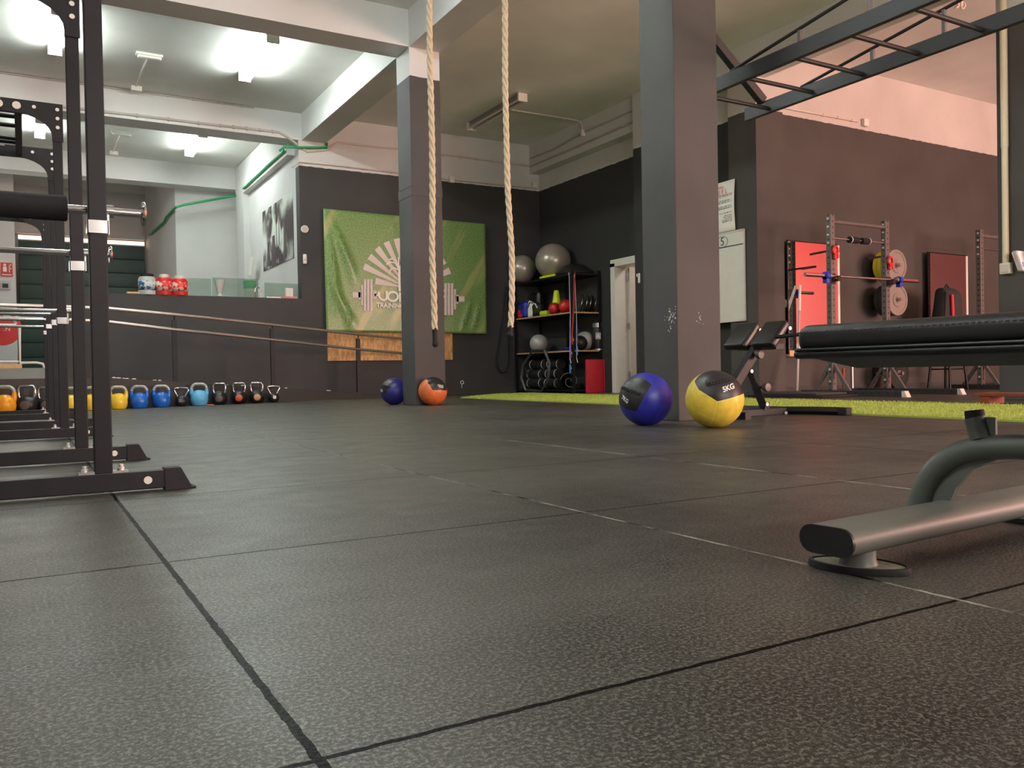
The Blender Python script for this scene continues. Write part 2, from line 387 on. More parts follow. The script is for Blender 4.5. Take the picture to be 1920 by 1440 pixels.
# ------------------------------------------------------------------ ceiling lamps
def fixture(x, y0, y1, z, lit, label, es=0, glow=None, dirx=False):
    c = ((x, (y0+y1)/2, z)); t = thing('fluorescent_lamp', label, 'lamp', c, group=None)
    hy = (y1-y0)/2
    MB().box(-.045, .045, -hy, hy, -.07, 0).prism([(-.045, -hy, -.07), (.045, -hy, -.07), (.02, -hy, -.105), (-.02, -hy, -.105)], (0, 2*hy, 0)).build('lamp_body', m_steel if not lit else m_box, t)
    for s_ in (-1, 1):
        MB().cyl((s_*.055, -hy+.03, -.11), (s_*.055, hy-.03, -.11), .018, 12).build('tube', glow if lit else mat('unlit_tube', (214, 206, 196), .3, var=0), t)
        MB().box(-.078, .078, s_*hy-.02, s_*hy+.02, -.135, -.01).build('tube_holder', m_box, t)
    return t
m_glow = mat('lit_tube', (255, 255, 255), .4, var=0, emit=(244, 255, 252), es=76)
m_glow2 = mat('lit_tube_far', (255, 255, 255), .4, var=0, emit=(244, 255, 252), es=52)
fixture(2.73, 10.45, 12.0, 4.6, 1, 'lit fluorescent lamp on the left ceiling, large one nearest the middle column', glow=m_glow)
fixture(.42, 10.75, 12.1, 4.6, 1, 'lit fluorescent lamp glaring behind the near rack posts at the top left', glow=m_glow)
fixture(.31, 15.4, 16.35, 4.6, 1, 'lit fluorescent lamp seen through the gusset of the middle rack', glow=m_glow2)
fixture(2.72, 15.1, 16.5, 4.6, 1, 'smaller lit fluorescent lamp farther back on the left wing ceiling', glow=m_glow2)
fixture(2.7, 5.6, 7.1, 4.6, 1, 'lit fluorescent lamp above the ropes outside the top of the photo', glow=m_glow)
fixture(.3, 5.6, 7.1, 4.6, 1, 'lit fluorescent lamp above the racks outside the top of the photo', glow=m_glow)
fixture(-1.6, .6, 2.1, 4.6, 1, 'added fluorescent lamp out of view left above the camera, for brightness', glow=m_glow)  # extra unseen lamp, added to take brightness off the visible tubes
fixture(-3.2, 3.0, 4.5, 4.6, 1, 'added fluorescent lamp out of view left of the racks, for brightness', glow=m_glow)  # also an added lamp out of view, brightening the left side
fixture(6.62, 11.0, 12.7, 4.6, 0, 'unlit twin fluorescent lamp on the dim ceiling left of the big column')
fixture(13.3, 5.9, 7.0, 4.6, 0, 'unlit fluorescent lamp high in the pink corner at the top right')
for (x, y, lab) in ((1.5, 11.9, 'small emergency lamp on the nearer left ceiling bay'), (1.53, 15.85, 'small emergency lamp on the farther left ceiling bay')):
    t = thing('emergency_lamp', lab, 'lamp', (x, y, 4.6)); MB().box(-.16, .16, -.05, .05, -.03, 0).build('housing', m_box, t)
    MB().rbox(-.145, .145, -.038, .038, -.06, -.028, .015).build('diffuser', mat('frosted_diffuser', (236, 238, 232), .3, var=0), t)
    MB().tube([(0, 0, -.008), (-.02, .7 if y < 13 else .6, -.008), (-.02, 1.55, -.012)], .01, 8).build('cord', m_conduitw, t)
    MB().box(-.08, .06, 1.35, 1.47, -.07, 0).build('junction_box', m_box, t)
# ------------------------------------------------------------------ conduits
def clips(mb, a, b, n, r, off=(0, 0, 0)):
    a = Vector(a); b = Vector(b); d = (b-a).normalized()
    for k in range(n):
        p = a.lerp(b, (k+.5)/n); mb.tube([p-d*.012, p+d*.012], r*1.5, 10)
def conduit(name, pts, r, label, m=m_conduitw, clip=3):
    mb = MB(); mb.tube(pts, r, 10)
    for i in range(len(pts)-1):
        if (Vector(pts[i+1])-Vector(pts[i])).length > .8: clips(mb, pts[i], pts[i+1], clip, r)
    return one(mb, name, m, label, 'conduit', tuple(pts[0]))
w = YB-.02
conduit('conduit', [P(1, w, *p) for p in ((558, 272), (575, 284), (610, 281), (634, 267), (700, 275), (746, 279), (880, 296), (993, 311))], .016, 'upper pale conduit running along the pink wall above the banner', clip=4)
conduit('conduit', [P(1, w, *p) for p in ((547, 314), (561, 303), (640, 311), (747, 324), (847, 337), (900, 342), (997, 352))], .013, 'lower pale conduit just above the charcoal paint over the banner', clip=4)
w2 = 8.235
conduit('conduit', [P(0, w2, *p) for p in ((994, 297), (1040, 279), (1092, 249), (1205, 199))], .014, 'upper grey conduit on the beam above the shelving', m_conduit, 4)
conduit('conduit', [P(0, w2, *p) for p in ((994, 312), (1100, 267), (1215, 216))], .016, 'lower grey conduit on the beam above the shelving', m_conduit, 4)
pc = P(0, w2, 1093, 250)
conduit('conduit', [(6.65, 11.75, 4.585), (8.1, 11.75, 4.585), (8.2, 11.75, 4.57), (8.225, pc.y, 4.5), (8.22, pc.y, 4.40)], .014, 'pale conduit crossing the dim ceiling to the unlit lamp', clip=3)
for (pt, ax, lab) in ((P(0, w2, 1094, 250), 0, 'white junction box on the beam below the ceiling conduit'), (P(1, w, 847, 337), 1, 'white junction box on the pink wall right of the middle column'), (P(1, w, 1002, 348), 1, 'white junction box in the corner above the charcoal paint'), (P(1, 7.97, 1622, 230), 1, 'white junction box at the end of the conduit on the pink right wall')):
    one(MB().rbox(pt.x-.05, pt.x+.05, pt.y-.03, pt.y+.03, pt.z-.055, pt.z+.055, .01), 'junction_box', m_box, lab, 'box', tuple(pt))
conduit('conduit', [P(1, 7.98, *p) for p in ((1470, 202), (1530, 213), (1610, 228))], .013, 'pale conduit along the top of the charcoal paint on the right wall')
conduit('conduit', [P(1, 7.985, *p) for p in ((1460, 205), (1461, 300), (1463, 400), (1465, 560))], .012, 'thin black conduit running down the right wall to the sockets', m_blk, 3)
conduit('conduit', [P(1, 13.48, *p) for p in ((-60, 178), (100, 198), (400, 234), (523, 248), (540, 258), (557, 271))], .02, 'grey conduit along the near left cross beam', m_conduit, 5)
conduit('conduit', [(x, 13.47, 4.585) for x in (-4, 1.4, 3.2)], .012, 'thin grey conduit in the angle of ceiling and cross beam at the left', m_conduit, 5)
# wall tapes / sockets
pt = P(1, 7.98, 1472, 569); t = thing('wall_socket', 'white double wall socket beside the tall mirror', 'socket', tuple(pt))
MB().rbox(-.085, .085, -.02, .02, -.055, .055, .008).build('socket_plate', m_box, t)
for s_ in (-.04, .04): MB().rbox(s_-.03, s_+.03, -.026, -.018, -.032, .032, .004).build('socket_insert', mat('ivory_plastic', (200, 190, 180), .4, var=.02), t)
# green pipe
gp = [P(0, 3.75, *p) for p in ((533, 283), (500, 312), (458, 352))]
g1 = thing('green_pipe', 'green plastic water pipe descending along the left wing wall', 'pipe', tuple(gp[0]))
path = [P(1, 13.46, 613, 268), P(1, 13.46, 613, 277), P(1, 13.46, 532, 276), P(1, 13.46, 524, 283)]
MB().tube(path, .02, 10).build('pipe_run', m_green, g1, org=gp[0])
MB().tube([P(1, 13.46, 532, 276), P(1, 13.44, 532, 285)]+gp+[P(1, 17.5, 453, 356)+Vector((0, 0, 0))], .02, 10).build('pipe_run', m_green, g1, org=gp[0])
MB().tube([P(1, 17.56, 453, 354), P(1, 17.56, 452, 366), P(1, 17.56, 440, 367), P(1, 17.56, 345, 384), P(1, 17.56, 331, 388)], .024, 10).build('pipe_run', m_green, g1, org=gp[0])
bx = b1.x-.03
def WB(x, y):
    d = ray(x, y); ex, ey = b2.x-b1.x, YS-18.0; nx_, ny_ = ey, -ex; k = ((b1.x-.04)*nx_+17.96*ny_)/(d.x*nx_+d.y*ny_); return Vector((d.x*k, d.y*k, CH+d.z*k))
MB().tube([P(1, 17.56, 331, 388), WB(326, 392), WB(311, 408), WB(308, 416), WB(280, 440)], .024, 10).build('pipe_run', m_green, g1, org=gp[0])
# ------------------------------------------------------------------ shutter, fire reel, cart in the wing
ys = YS-.02; s0, s1 = P(1, ys, 34, 445), P(1, ys, 276, 690)
z0, z1 = .55, P(1, ys, 276, 452).z
m_shut = mat('dark_green_shutter', (38, 62, 52), .45, var=.1, scale=3)
t = thing('roller_shutter', 'dark green roller shutter with light leaking over its top', 'shutter', (s0.x, ys, z0))
sl = MB(); n = 9; hh = (z1-.14-z0)/n
for k in range(n): sl.rbox(s0.x, s1.x, ys-.05, ys, z0+k*hh+.012, z0+(k+1)*hh, .01)
sl.box(s0.x, s1.x, ys-.02, ys, z0, z1-.14).build('shutter_curtain', m_shut, t, org=(s0.x, ys, z0))
MB().box(s0.x, s1.x, ys-.03, ys, z1-.11, z1-.03).build('daylight_gap', mat('daylight_gap', (255, 220, 200), .5, var=0, emit=(255, 214, 190), es=1.1), t, org=(s0.x, ys, z0))
MB().box(s0.x-.05, s1.x, ys-.12, ys+.02, z1, z1+.08).build('shutter_head', m_conduit, t, org=(s0.x, ys, z0))
wz = 19.48
def sign(mb): return mb
a, b = P(1, wz, 1, 492), P(1, wz, 24, 519)
t = thing('fire_sign', 'red square fire hose sign on the white wall at the left edge', 'sign', (a.x, wz, b.z))
MB().box(a.x, b.x, wz-.01, wz, b.z, a.z).build('sign_plate', m_redp, t, org=(a.x, wz, b.z))
ic = MB(); w_, h_ = b.x-a.x, a.z-b.z
ic.box(a.x+w_*.2, a.x+w_*.5, wz-.014, wz-.01, b.z+h_*.35, b.z+h_*.7).ball((a.x+w_*.35, wz-.012, b.z+h_*.83), h_*.1, sq=(1, .1, 1), seg=12, rings=6)
ic.box(a.x+w_*.68, a.x+w_*.76, wz-.014, wz-.01, b.z+h_*.3, b.z+h_*.9).box(a.x+w_*.68, a.x+w_*.9, wz-.014, wz-.01, b.z+h_*.8, b.z+h_*.88).box(a.x+w_*.68, a.x+w_*.9, wz-.014, wz-.01, b.z+h_*.55, b.z+h_*.62).box(a.x+w_*.1, a.x+w_*.9, wz-.014, wz-.01, b.z+h_*.1, b.z+h_*.16)
ic.build('pictogram', m_wtxt, t, org=(a.x, wz, b.z))
a = P(1, wz, 10, 535)
t = thing('alarm_button', 'small grey alarm call point under the red fire sign', 'alarm', tuple(a)); MB().rbox(-.09, .09, -.03, 0, -.09, .09, .01).build('housing', m_conduit, t); MB().box(-.05, .05, -.036, -.028, -.05, .03).build('button_window', m_ink, t)
c = P(1, 15.0, 3, 615)
t = thing('hose_reel', 'red round hose reel with white lettering at the left edge', 'hose reel', tuple(c))
Mx = Matrix.Translation(c) @ Matrix.Rotation(-R90, 4, 'X')
Ml = Matrix.Rotation(R90, 4, 'X')
MB().lathe([(.02, -.06), (.25, -.06), (.265, -.05), (.265, -.02), (.24, -.02), (.24, .05), (.265, .05), (.265, .07), (.02, .07)], 40, Ml).build('reel_disc', m_redp, t)
MB().lathe([(.01, .07), (.05, .07), (.05, .1), (.01, .1)], 24, Ml).build('hub', m_redd, t)
rt = MB()
vs, fs = text_mesh('LN', .09, .001); rt.add(vs, fs, M=frame((.06, -.072, -.02), (1, 0, 0), (0, 0, 1)))
for k in range(8):
    an = .4+k*.13; rt.box(-.018, .018, -.002, .002, -.02, .02, M=Matrix.Translation((math.cos(an)*.2, -.072, math.sin(an)*.2)) @ Matrix.Rotation(-an, 4, 'Y'))
rt.build('lettering', m_wtxt, t)
a = P(1, 13.9, 36, 610); b = P(1, 13.9, 36, 690)
t = thing('trolley_frame', 'white tubular frame standing before the hose reel on the landing', 'trolley', (a.x, 13.9, .55)); f_ = MB()
f_.tube([(-1.0, 0, .02), (0, 0, .02), (0, 0, a.z-.55-.02), (-.06, 0, a.z-.55), (-1.0, 0, a.z-.55)], .022, 10).tube([(0, 0, .1), (-1, 0, .1)], .012, 8).tube([(0, -.05, .08), (.2, -.1, .08), (.28, -.1, .06), (.3, -.1, .0)], .018, 10)
f_.build('tube_frame', m_box, t)
MB().box(-1, .02, -.2, -.03, .0, .06).build('plank', m_ply, t)
# ------------------------------------------------------------------ poster, notices, devices on the left wing
def quad_thing(name, m, ax, val, px, label, cat, th=.006):
    p = [P(ax, val, *q) for q in px]; c = p[0]
    d = (-th, 0, 0) if ax == 0 else (0, -th, 0)
    return one(MB().prism(p, d), name, m, label, cat, tuple(c)), p
def poster_mat():
    t = NT('monochrome_photo_print'); n = t.noise(2.6, 6, .62); v = t.n('ShaderNodeTexWave'); v.inputs['Scale'].default_value = 1.3; v.inputs['Distortion'].default_value = 9; v.inputs['Detail'].default_value = 3
    t.l(t.co, v.inputs['Vector'])
    f = t.math('MULTIPLY_ADD', v.outputs['Fac'], .45, t.math('MULTIPLY', n, .8))
    t.l(t.ramp(f, .42, .78, rgb((58, 48, 50)), rgb((214, 220, 210))), t.b.inputs['Base Color']); t.b.inputs['Roughness'].default_value = .6; return t.m
y0, y1 = P(0, XE, 494, 450).y, P(0, XE, 551, 450).y
t = thing('wall_poster', 'large black and white photo poster on the white wing wall', 'poster', (XE, y1, 2.33))
MB().box(-.01, 0, 0, y0-y1, 0, 1.1).build('print', poster_mat(), t)
fg = MB()
for (u, v0, v1, w_) in ((.25, .05, .62, .10), (.62, .0, .5, .16), (.43, .3, .95, .015), (.52, .3, .98, .015), (.8, .05, .45, .12)):
    L = y0-y1; fg.prism([(-.013, L*(u-w_/2), 1.1*v0), (-.013, L*(u+w_/2), 1.1*v0), (-.013, L*(u+w_/4), 1.1*v1), (-.013, L*(u-w_/4), 1.1*v1)], (.004, 0, 0))
fg.build('printed_silhouettes', mat('print_dark', (78, 66, 68), .6, var=.2, scale=6), t)
o, _ = quad_thing('wall_notice', m_paper, 0, XE-.125, ((470, 484), (477, 480), (472, 516), (465, 518)), 'pale notice sheet hanging beside the far pilaster over the glass screen', 'notice')
c = P(1, YB, 571, 430)
t = thing('round_sensor', 'round grey wall thermostat beside the banner', 'sensor', tuple(c))
MB().lathe([(.062, 0), (.062, .02), (.055, .028), (.001, .028)], 28, Ml).build('housing', m_box, t); MB().lathe([(.048, .0285), (.048, .031), (.001, .031)], 24, Ml).build('dial', m_conduit, t)
c = P(1, YB, 571, 486)
t = thing('wall_sensor', 'white oval wall sensor under the round thermostat', 'sensor', tuple(c)); MB().rbox(-.033, .033, -.035, 0, -.08, .08, .03).build('housing', m_box, t); MB().rbox(-.012, .012, -.04, -.03, -.03, .01, .005).build('window', m_conduit, t)
# ------------------------------------------------------------------ banner and board
def banner_mat():
    t = NT('grass_print_with_glare'); n = t.noise(48, 4, .75); n2 = t.noise(5, 3)
    base = t.mix(t.ramp(n, .36, .66), rgb((66, 108, 48)), rgb((146, 172, 104)))
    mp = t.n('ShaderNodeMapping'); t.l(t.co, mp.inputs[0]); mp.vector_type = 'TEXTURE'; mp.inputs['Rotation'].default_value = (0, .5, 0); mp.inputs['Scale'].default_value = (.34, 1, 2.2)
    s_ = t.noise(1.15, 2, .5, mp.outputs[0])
    base = t.mix(t.math('MULTIPLY', t.ramp(s_, .56, .70), .6), base, rgb((196, 182, 128)))  # pale streaks painted in to imitate glare along the creases
    t.l(base, t.b.inputs['Base Color']); t.b.inputs['Roughness'].default_value = .3
    t.bump(n, .12, .003); return t.m
bz = YB-.07
A = [P(1, bz, *p) for p in ((606, 391), (910, 420), (913, 626), (612, 622))]
bo = ((A[3].x), bz, (A[3].z))
ban = thing('wall_banner', 'large green grass print gym banner with a pale sun and palm logo', 'banner', bo)
nx, nz = 72, 48; vs = []; rb = random.Random(2)
def fold(u, v):                                        # gentle creases radiating from the upper corners
    f = 0
    for (cu, cv, an, wd, am, le) in ((.02, .98, -66, .030, .028, .75), (.02, .9, -84, .03, .022, .8), (.40, .97, -84, .012, .014, .4), (.44, .97, -58, .014, .016, .45), (.0, .5, -62, .03, .016, .6), (.82, .0, 70, .02, .02, .35), (.9, .0, 74, .016, .018, .3), (.63, 0, 60, .03, .018, .4), (.48, 0, 58, .02, .016, .3), (.12, 0, 88, .02, .015, .2)):
        a = math.radians(an); du, dv = (u-cu)*1.5, v-cv
        al = du*math.cos(a)+dv*math.sin(a); ac = -du*math.sin(a)+dv*math.cos(a)
        if 0 < al < le: f += 1.9*am*math.exp(-(ac/(wd*(.4+al*1.6)))**2)*math.sin(PI*min(1, al/le))
    return f
for j in range(nz+1):
    for i in range(nx+1):
        u, v = i/nx, j/nz
        p = A[3].lerp(A[2], u).lerp(A[0].lerp(A[1], u), v)
        mk = max(0, min(1, (max(abs(u-.46)/.30, abs(v-.49)/.30)-.85)/.35)) if u < .78 else 1
        vs.append((p.x, bz-fold(u, v)*mk, p.z))
mb = MB().add(vs, [(j*(nx+1)+i, j*(nx+1)+i+1, (j+1)*(nx+1)+i+1, (j+1)*(nx+1)+i) for j in range(nz) for i in range(nx)], True)
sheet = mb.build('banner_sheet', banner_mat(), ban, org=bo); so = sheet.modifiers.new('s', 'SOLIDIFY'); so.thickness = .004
lg = MB(); lz = bz-.008
def L(x, y): q = P(1, lz, x, y); return (q.x, lz, q.z)
def lp(*pts): lg.prism([L(*p) for p in pts], (0, .003, 0))
c0_ = (766, 541)
# rays, spread round the foot of the palm
O = Vector(L(*c0_))
def rayq(ang, w0, w1, r0, r1):
    a = math.radians(ang); d = Vector((math.cos(a), 0, math.sin(a))); n_ = Vector((-d.z, 0, d.x))
    lg.prism([tuple(O+d*r0-n_*w0), tuple(O+d*r1-n_*w1), tuple(O+d*r1+n_*w1), tuple(O+d*r0+n_*w0)], (0, .003, 0))
RO = (Vector(L(681, 503))-O).length
for k in range(13):
    ang = 170-k*13.33
    rayq(ang, .010, .058, .16, RO*(.70 if k in (0, 12) else 1))
lg.build('sun_emblem', mat('pale_print', (226, 206, 200), .6, var=.03), ban, org=bo); lg = MB(); lz -= .004
# dumbbell discs left and right
for (xc, yc, sg) in ((690, 553, 1), (842, 561, -1)):
    for (dx, h, w_) in ((-11, 26, 2.0), (-5.6, 30, 2.3), (.4, 30, 2.3), (6.4, 30, 2.3), (13, 8, 3.4)):
        x = xc+dx*sg; ww = w_
        if abs(dx+11) < .1: h = 19; ww = 2
        lp((x-ww, yc-h), (x+ww, yc-h+.3*sg), (x+ww, yc+h), (x-ww, yc+h))
    lp((xc-29*sg, yc-5.5), (xc-14*sg, yc-5.5), (xc-14*sg, yc+5), (xc-29*sg, yc+5))
    lp((xc-18*sg, yc-8), (xc-12*sg, yc-8), (xc-12*sg, yc+8), (xc-18*sg, yc+8))
    lp((xc+12*sg, yc-2.5), (xc+20*sg, yc-2.5), (xc+20*sg, yc+2.5), (xc+12*sg, yc+2.5))
    lg.build('dumbbell_emblem', mat('pale_print', (226, 206, 200), .6, var=.03), ban, org=bo); lg = MB()
pm = MB(); lz2 = lz-.008
def L2(x, y): q = P(1, lz2, x, y); return (q.x, lz2, q.z)
def strip(pts, w_):                                    # rounded flat stroke
    n0 = len(pm.v); pm.tube([L2(*p) for p in pts], w_, 10)
    pm.v[n0:] = [(x, lz2+.0015+(y-lz2)*.08, z) for x, y, z in pm.v[n0:]]
strip([(749, 502), (748.5, 520), (749.5, 546)], .022); strip([(747, 482), (747.5, 502)], .012)
for e in (((748, 504), (741, 493), (732, 491), (724, 496)), ((748, 503), (742, 488), (736, 485), (729, 487)), ((747, 506), (738, 502), (732, 506), (730, 514)), ((749, 504), (757, 493), (766, 491), (774, 497)), ((749, 503), (755, 488), (762, 485), (768, 488)), ((750, 506), (759, 502), (765, 507), (767, 515))): strip(e, .012)
# letters U O L
strip([(705, 554), (709.5, 554)], .012)
strip([(710, 547), (711, 556), (714, 561), (719, 563), (724, 561), (725, 556), (725, 546)], .021)
oc = [(736.5+9.5*math.cos(a), 556+8.5*math.sin(a)) for a in [i*PI/10 for i in range(21)]]
strip(oc, .021); strip([(750, 548), (750, 565), (758, 566)], .021); strip([(830, 545), (834, 545)], .012); strip([(830, 556), (834, 556)], .016)
q_ = L2(748, 574); vs, fs = text_mesh('TRAINING SYSTEM', .115, .0015, 'CENTER', .93, .004)
q0 = L2(706, 573); xw = max(v[0] for v in vs)-min(v[0] for v in vs)
pm.add(vs, fs, M=frame((q0[0]+xw/2, lz2, q0[2]-.0), (1, 0, -.012), (0.012, 0, 1)))
pm.build('lettering_and_palm', mat('bright_print', (250, 238, 232), .6, var=0), ban, org=bo)
m_osb = NT('osb_board'); n_ = m_osb.noise(26, 3, .6)
mpp = m_osb.n('ShaderNodeMapping'); m_osb.l(m_osb.co, mpp.inputs[0]); mpp.inputs['Scale'].default_value = (1, 1, .35); mpp.inputs['Rotation'].default_value = (0, .3, 0)
n2_ = m_osb.noise(30, 3, .6, mpp.outputs[0])
m_osb.l(m_osb.mix(m_osb.ramp(n2_, .35, .7), rgb((178, 122, 70)), rgb((226, 178, 120))), m_osb.b.inputs['Base Color']); m_osb.b.inputs['Roughness'].default_value = .6
A = [P(1, YB-.02, *p) for p in ((614, 610), (850, 612), (849, 676), (615, 676.5))]
one(MB().box(A[3].x, A[2].x, YB-.02, YB, A[3].z, 1.2), 'wall_board', m_osb.m, 'strand board panel fixed below the green banner', 'board', (A[3].x, YB, A[3].z))
c = P(1, YB-.02, 866, 717)
t = thing('wall_ring', 'small white ring hook low on the wall right of the orange ball', 'hook', tuple(c))
MB().tube([(.03*math.cos(a), -.01, .03*math.sin(a)) for a in [i*PI/8 for i in range(16)]], .007, 8, closed=True).build('ring', m_box, t); MB().tube([(0, 0, -.03), (0, 0, -.1)], .006, 8).build('shank', m_box, t)
# ------------------------------------------------------------------ handrail on the ramp
rl = thing('ramp_handrail', 'long steel double handrail descending along the dark ramp', 'handrail', (1.5, kf(1.5)+.08, 0)); ro = (1.5, kf(1.5)+.08, 0)
def KP(x, y, off=.08):                                  # pixel -> point on the vertical plane of the ramp edge
    d = ray(x, y); n = Vector((-.333, 1, 0)); k = (11.65-.333+off); t = k/(d.x*n.x+d.y*n.y); return Vector((d.x*t, d.y*t, CH+d.z*t))
m_rail = mat('satin_rail_steel', (188, 184, 178), .3, .85, var=.05)
up = [KP(*p) for p in ((-40, 571), (120, 575), (200, 578), (327, 590), (511, 609), (672, 627), (765, 636))]
lo = [KP(*p) for p in ((-40, 595), (120, 599), (200, 603), (327, 618), (511, 637), (672, 655), (765, 663))]
MB().tube(up, .021, 12).build('top_rail', m_rail, rl, org=ro); MB().tube(lo, .021, 12).build('lower_rail', m_rail, rl, org=ro)
for px_, yt in ((327, 600), (511, 616), (672, 635), (90, 585)):
    b_ = KP(px_, yt); zt = top(b_.x) if b_.x < 5.6 else 0
    MB().box(b_.x-.03, b_.x+.03, b_.y+.0, b_.y+.05, zt-.005, b_.z).tube([b_+Vector((0, .02, -.01)), KP(px_, yt-9)], .009, 8).build('post', m_blk2, rl, org=ro)
# ------------------------------------------------------------------ kettlebells
def kb_comp(mt, label, s=1.0):
    t = thing('kettlebell', label, 'kettlebell', group='kettlebells along the ramp edge')
    MB().lathe([(.001, 0), (.072, 0), (.085, .006), (.103, .045), (.108, .085), (.102, .125), (.088, .158), (.06, .185), (.03, .195), (.001, .197)], 36).build('bell', mt, t)
    for s_ in (-1, 1): MB().tube([(s_*.078, 0, .12), (s_*.088, 0, .16), (s_*.091, 0, .2), (s_*.09, 0, .222)], [.028, .028, .022, .0185], 14).build('horn', mt, t)
    MB().tube([(-.09, 0, .2)]+arc((-.032, 0, .215), .058, PI, R90, 7, (1, 0, 0), (0, 0, 1))+arc((.032, 0, .215), .058, R90, 0, 7, (1, 0, 0), (0, 0, 1))+[(.09, 0, .2)], .0185, 14).build('handle', m_hand, t)
    t.scale = (s, s, s); return t
def kb_rub(label, disc, s=1.0):
    t = thing('kettlebell', label, 'kettlebell', group='kettlebells along the ramp edge')
    MB().lathe([(.001, 0), (.06, 0), (.08, .012), (.1, .05), (.104, .09), (.095, .135), (.07, .165), (.04, .18), (.001, .182)], 36).build('bell', m_cast, t)
    MB().tube([(-.06, 0, .15), (-.078, 0, .19), (-.08, 0, .255), (-.062, 0, .285), (.062, 0, .285), (.08, 0, .255), (.078, 0, .19), (.06, 0, .15)], .0135, 14).build('handle', m_chrome, t)
    MB().lathe([(.046, .088), (.046, .1045), (.04, .108), (.001, .108)], 28, Matrix.Translation((0, 0, .085)) @ Ml).build('end_disc', disc, t)
    t.scale = (s, s, s); return t
def kb_small(label, s=1.0):
    t = thing('kettlebell', label, 'kettlebell', group='kettlebells along the ramp edge')
    MB().lathe([(.001, 0), (.045, 0), (.062, .01), (.078, .045), (.08, .075), (.068, .11), (.045, .135), (.02, .142), (.001, .143)], 32).build('bell', m_cast, t)
    MB().tube([(-.035, 0, .11), (-.06, 0, .16), (-.088, 0, .21), (-.078, 0, .235), (0, 0, .242), (.078, 0, .235), (.088, 0, .21), (.06, 0, .16), (.035, 0, .11)], .0125, 14).build('handle', m_chrome, t)
    MB().box(-.022, .022, -.083, -.07, .055, .1).build('weight_mark', m_steel, t)
    t.scale = (s, s, s); return t
dk = mat('dark_disc', (92, 82, 78), .5, var=.1); dr = mat('red_disc', (206, 84, 56), .5, var=.1); dt = mat('tan_disc', (206, 158, 110), .5, var=.1)
kl = [('c', m_org, 8, 'orange kettlebell with worn handle at the left edge of the photo', 1.12), ('r', dk, 51, 'black kettlebell with brown end disc next to the orange one', 1.08), ('r', dk, 87, 'black kettlebell half hidden behind the rack posts', 1.0),
      ('c', m_yel, 134, 'yellow kettlebell showing between the third and second rack posts', 1.0), ('c', m_yel, 173, 'yellow kettlebell mostly hidden by the nearest rack post', 1.0), ('c', m_yel, 222, 'yellow kettlebell fully visible right of the nearest rack post', 1.0),
      ('c', m_blu, 261.5, 'royal blue kettlebell next to the yellow ones', 1.0), ('c', m_blu, 303, 'royal blue kettlebell beside the small black kettlebell', 1.0), ('s', None, 340.5, 'small black kettlebell between royal blue and sky blue ones', 1.0),
      ('c', m_lblu, 374, 'sky blue kettlebell in the row', 1.05), ('r', dk, 412, 'black kettlebell with dark grey disc right of the sky blue one', 1.0), ('r', dr, 449, 'black kettlebell with orange red disc', 1.0), ('r', dt, 482, 'black kettlebell with tan disc', 1.0), ('s', None, 513.5, 'smallest black kettlebell at the right end of the row', .97)]
for (k, mm, px_, lab, s_) in kl:
    b_ = KP(px_, 760, -.15)
    t = kb_comp(mm, lab, s_) if k == 'c' else kb_rub(lab, mm, s_) if k == 'r' else kb_small(lab, s_)
    t.location = (b_.x, b_.y, 0); t.rotation_euler = (0, 0, math.radians(-8)+random.uniform(-.15, .1))
b_ = KP(393, 760, -.2); one(MB().rbox(-.05+b_.x, b_.x+.05, b_.y-.03, b_.y+.03, 0, .012, .004), 'fabric_scrap', mat('coral_cloth', (226, 120, 104), .7, var=.05), 'small coral coloured scrap lying between kettlebells', 'scrap', (b_.x, b_.y, 0))
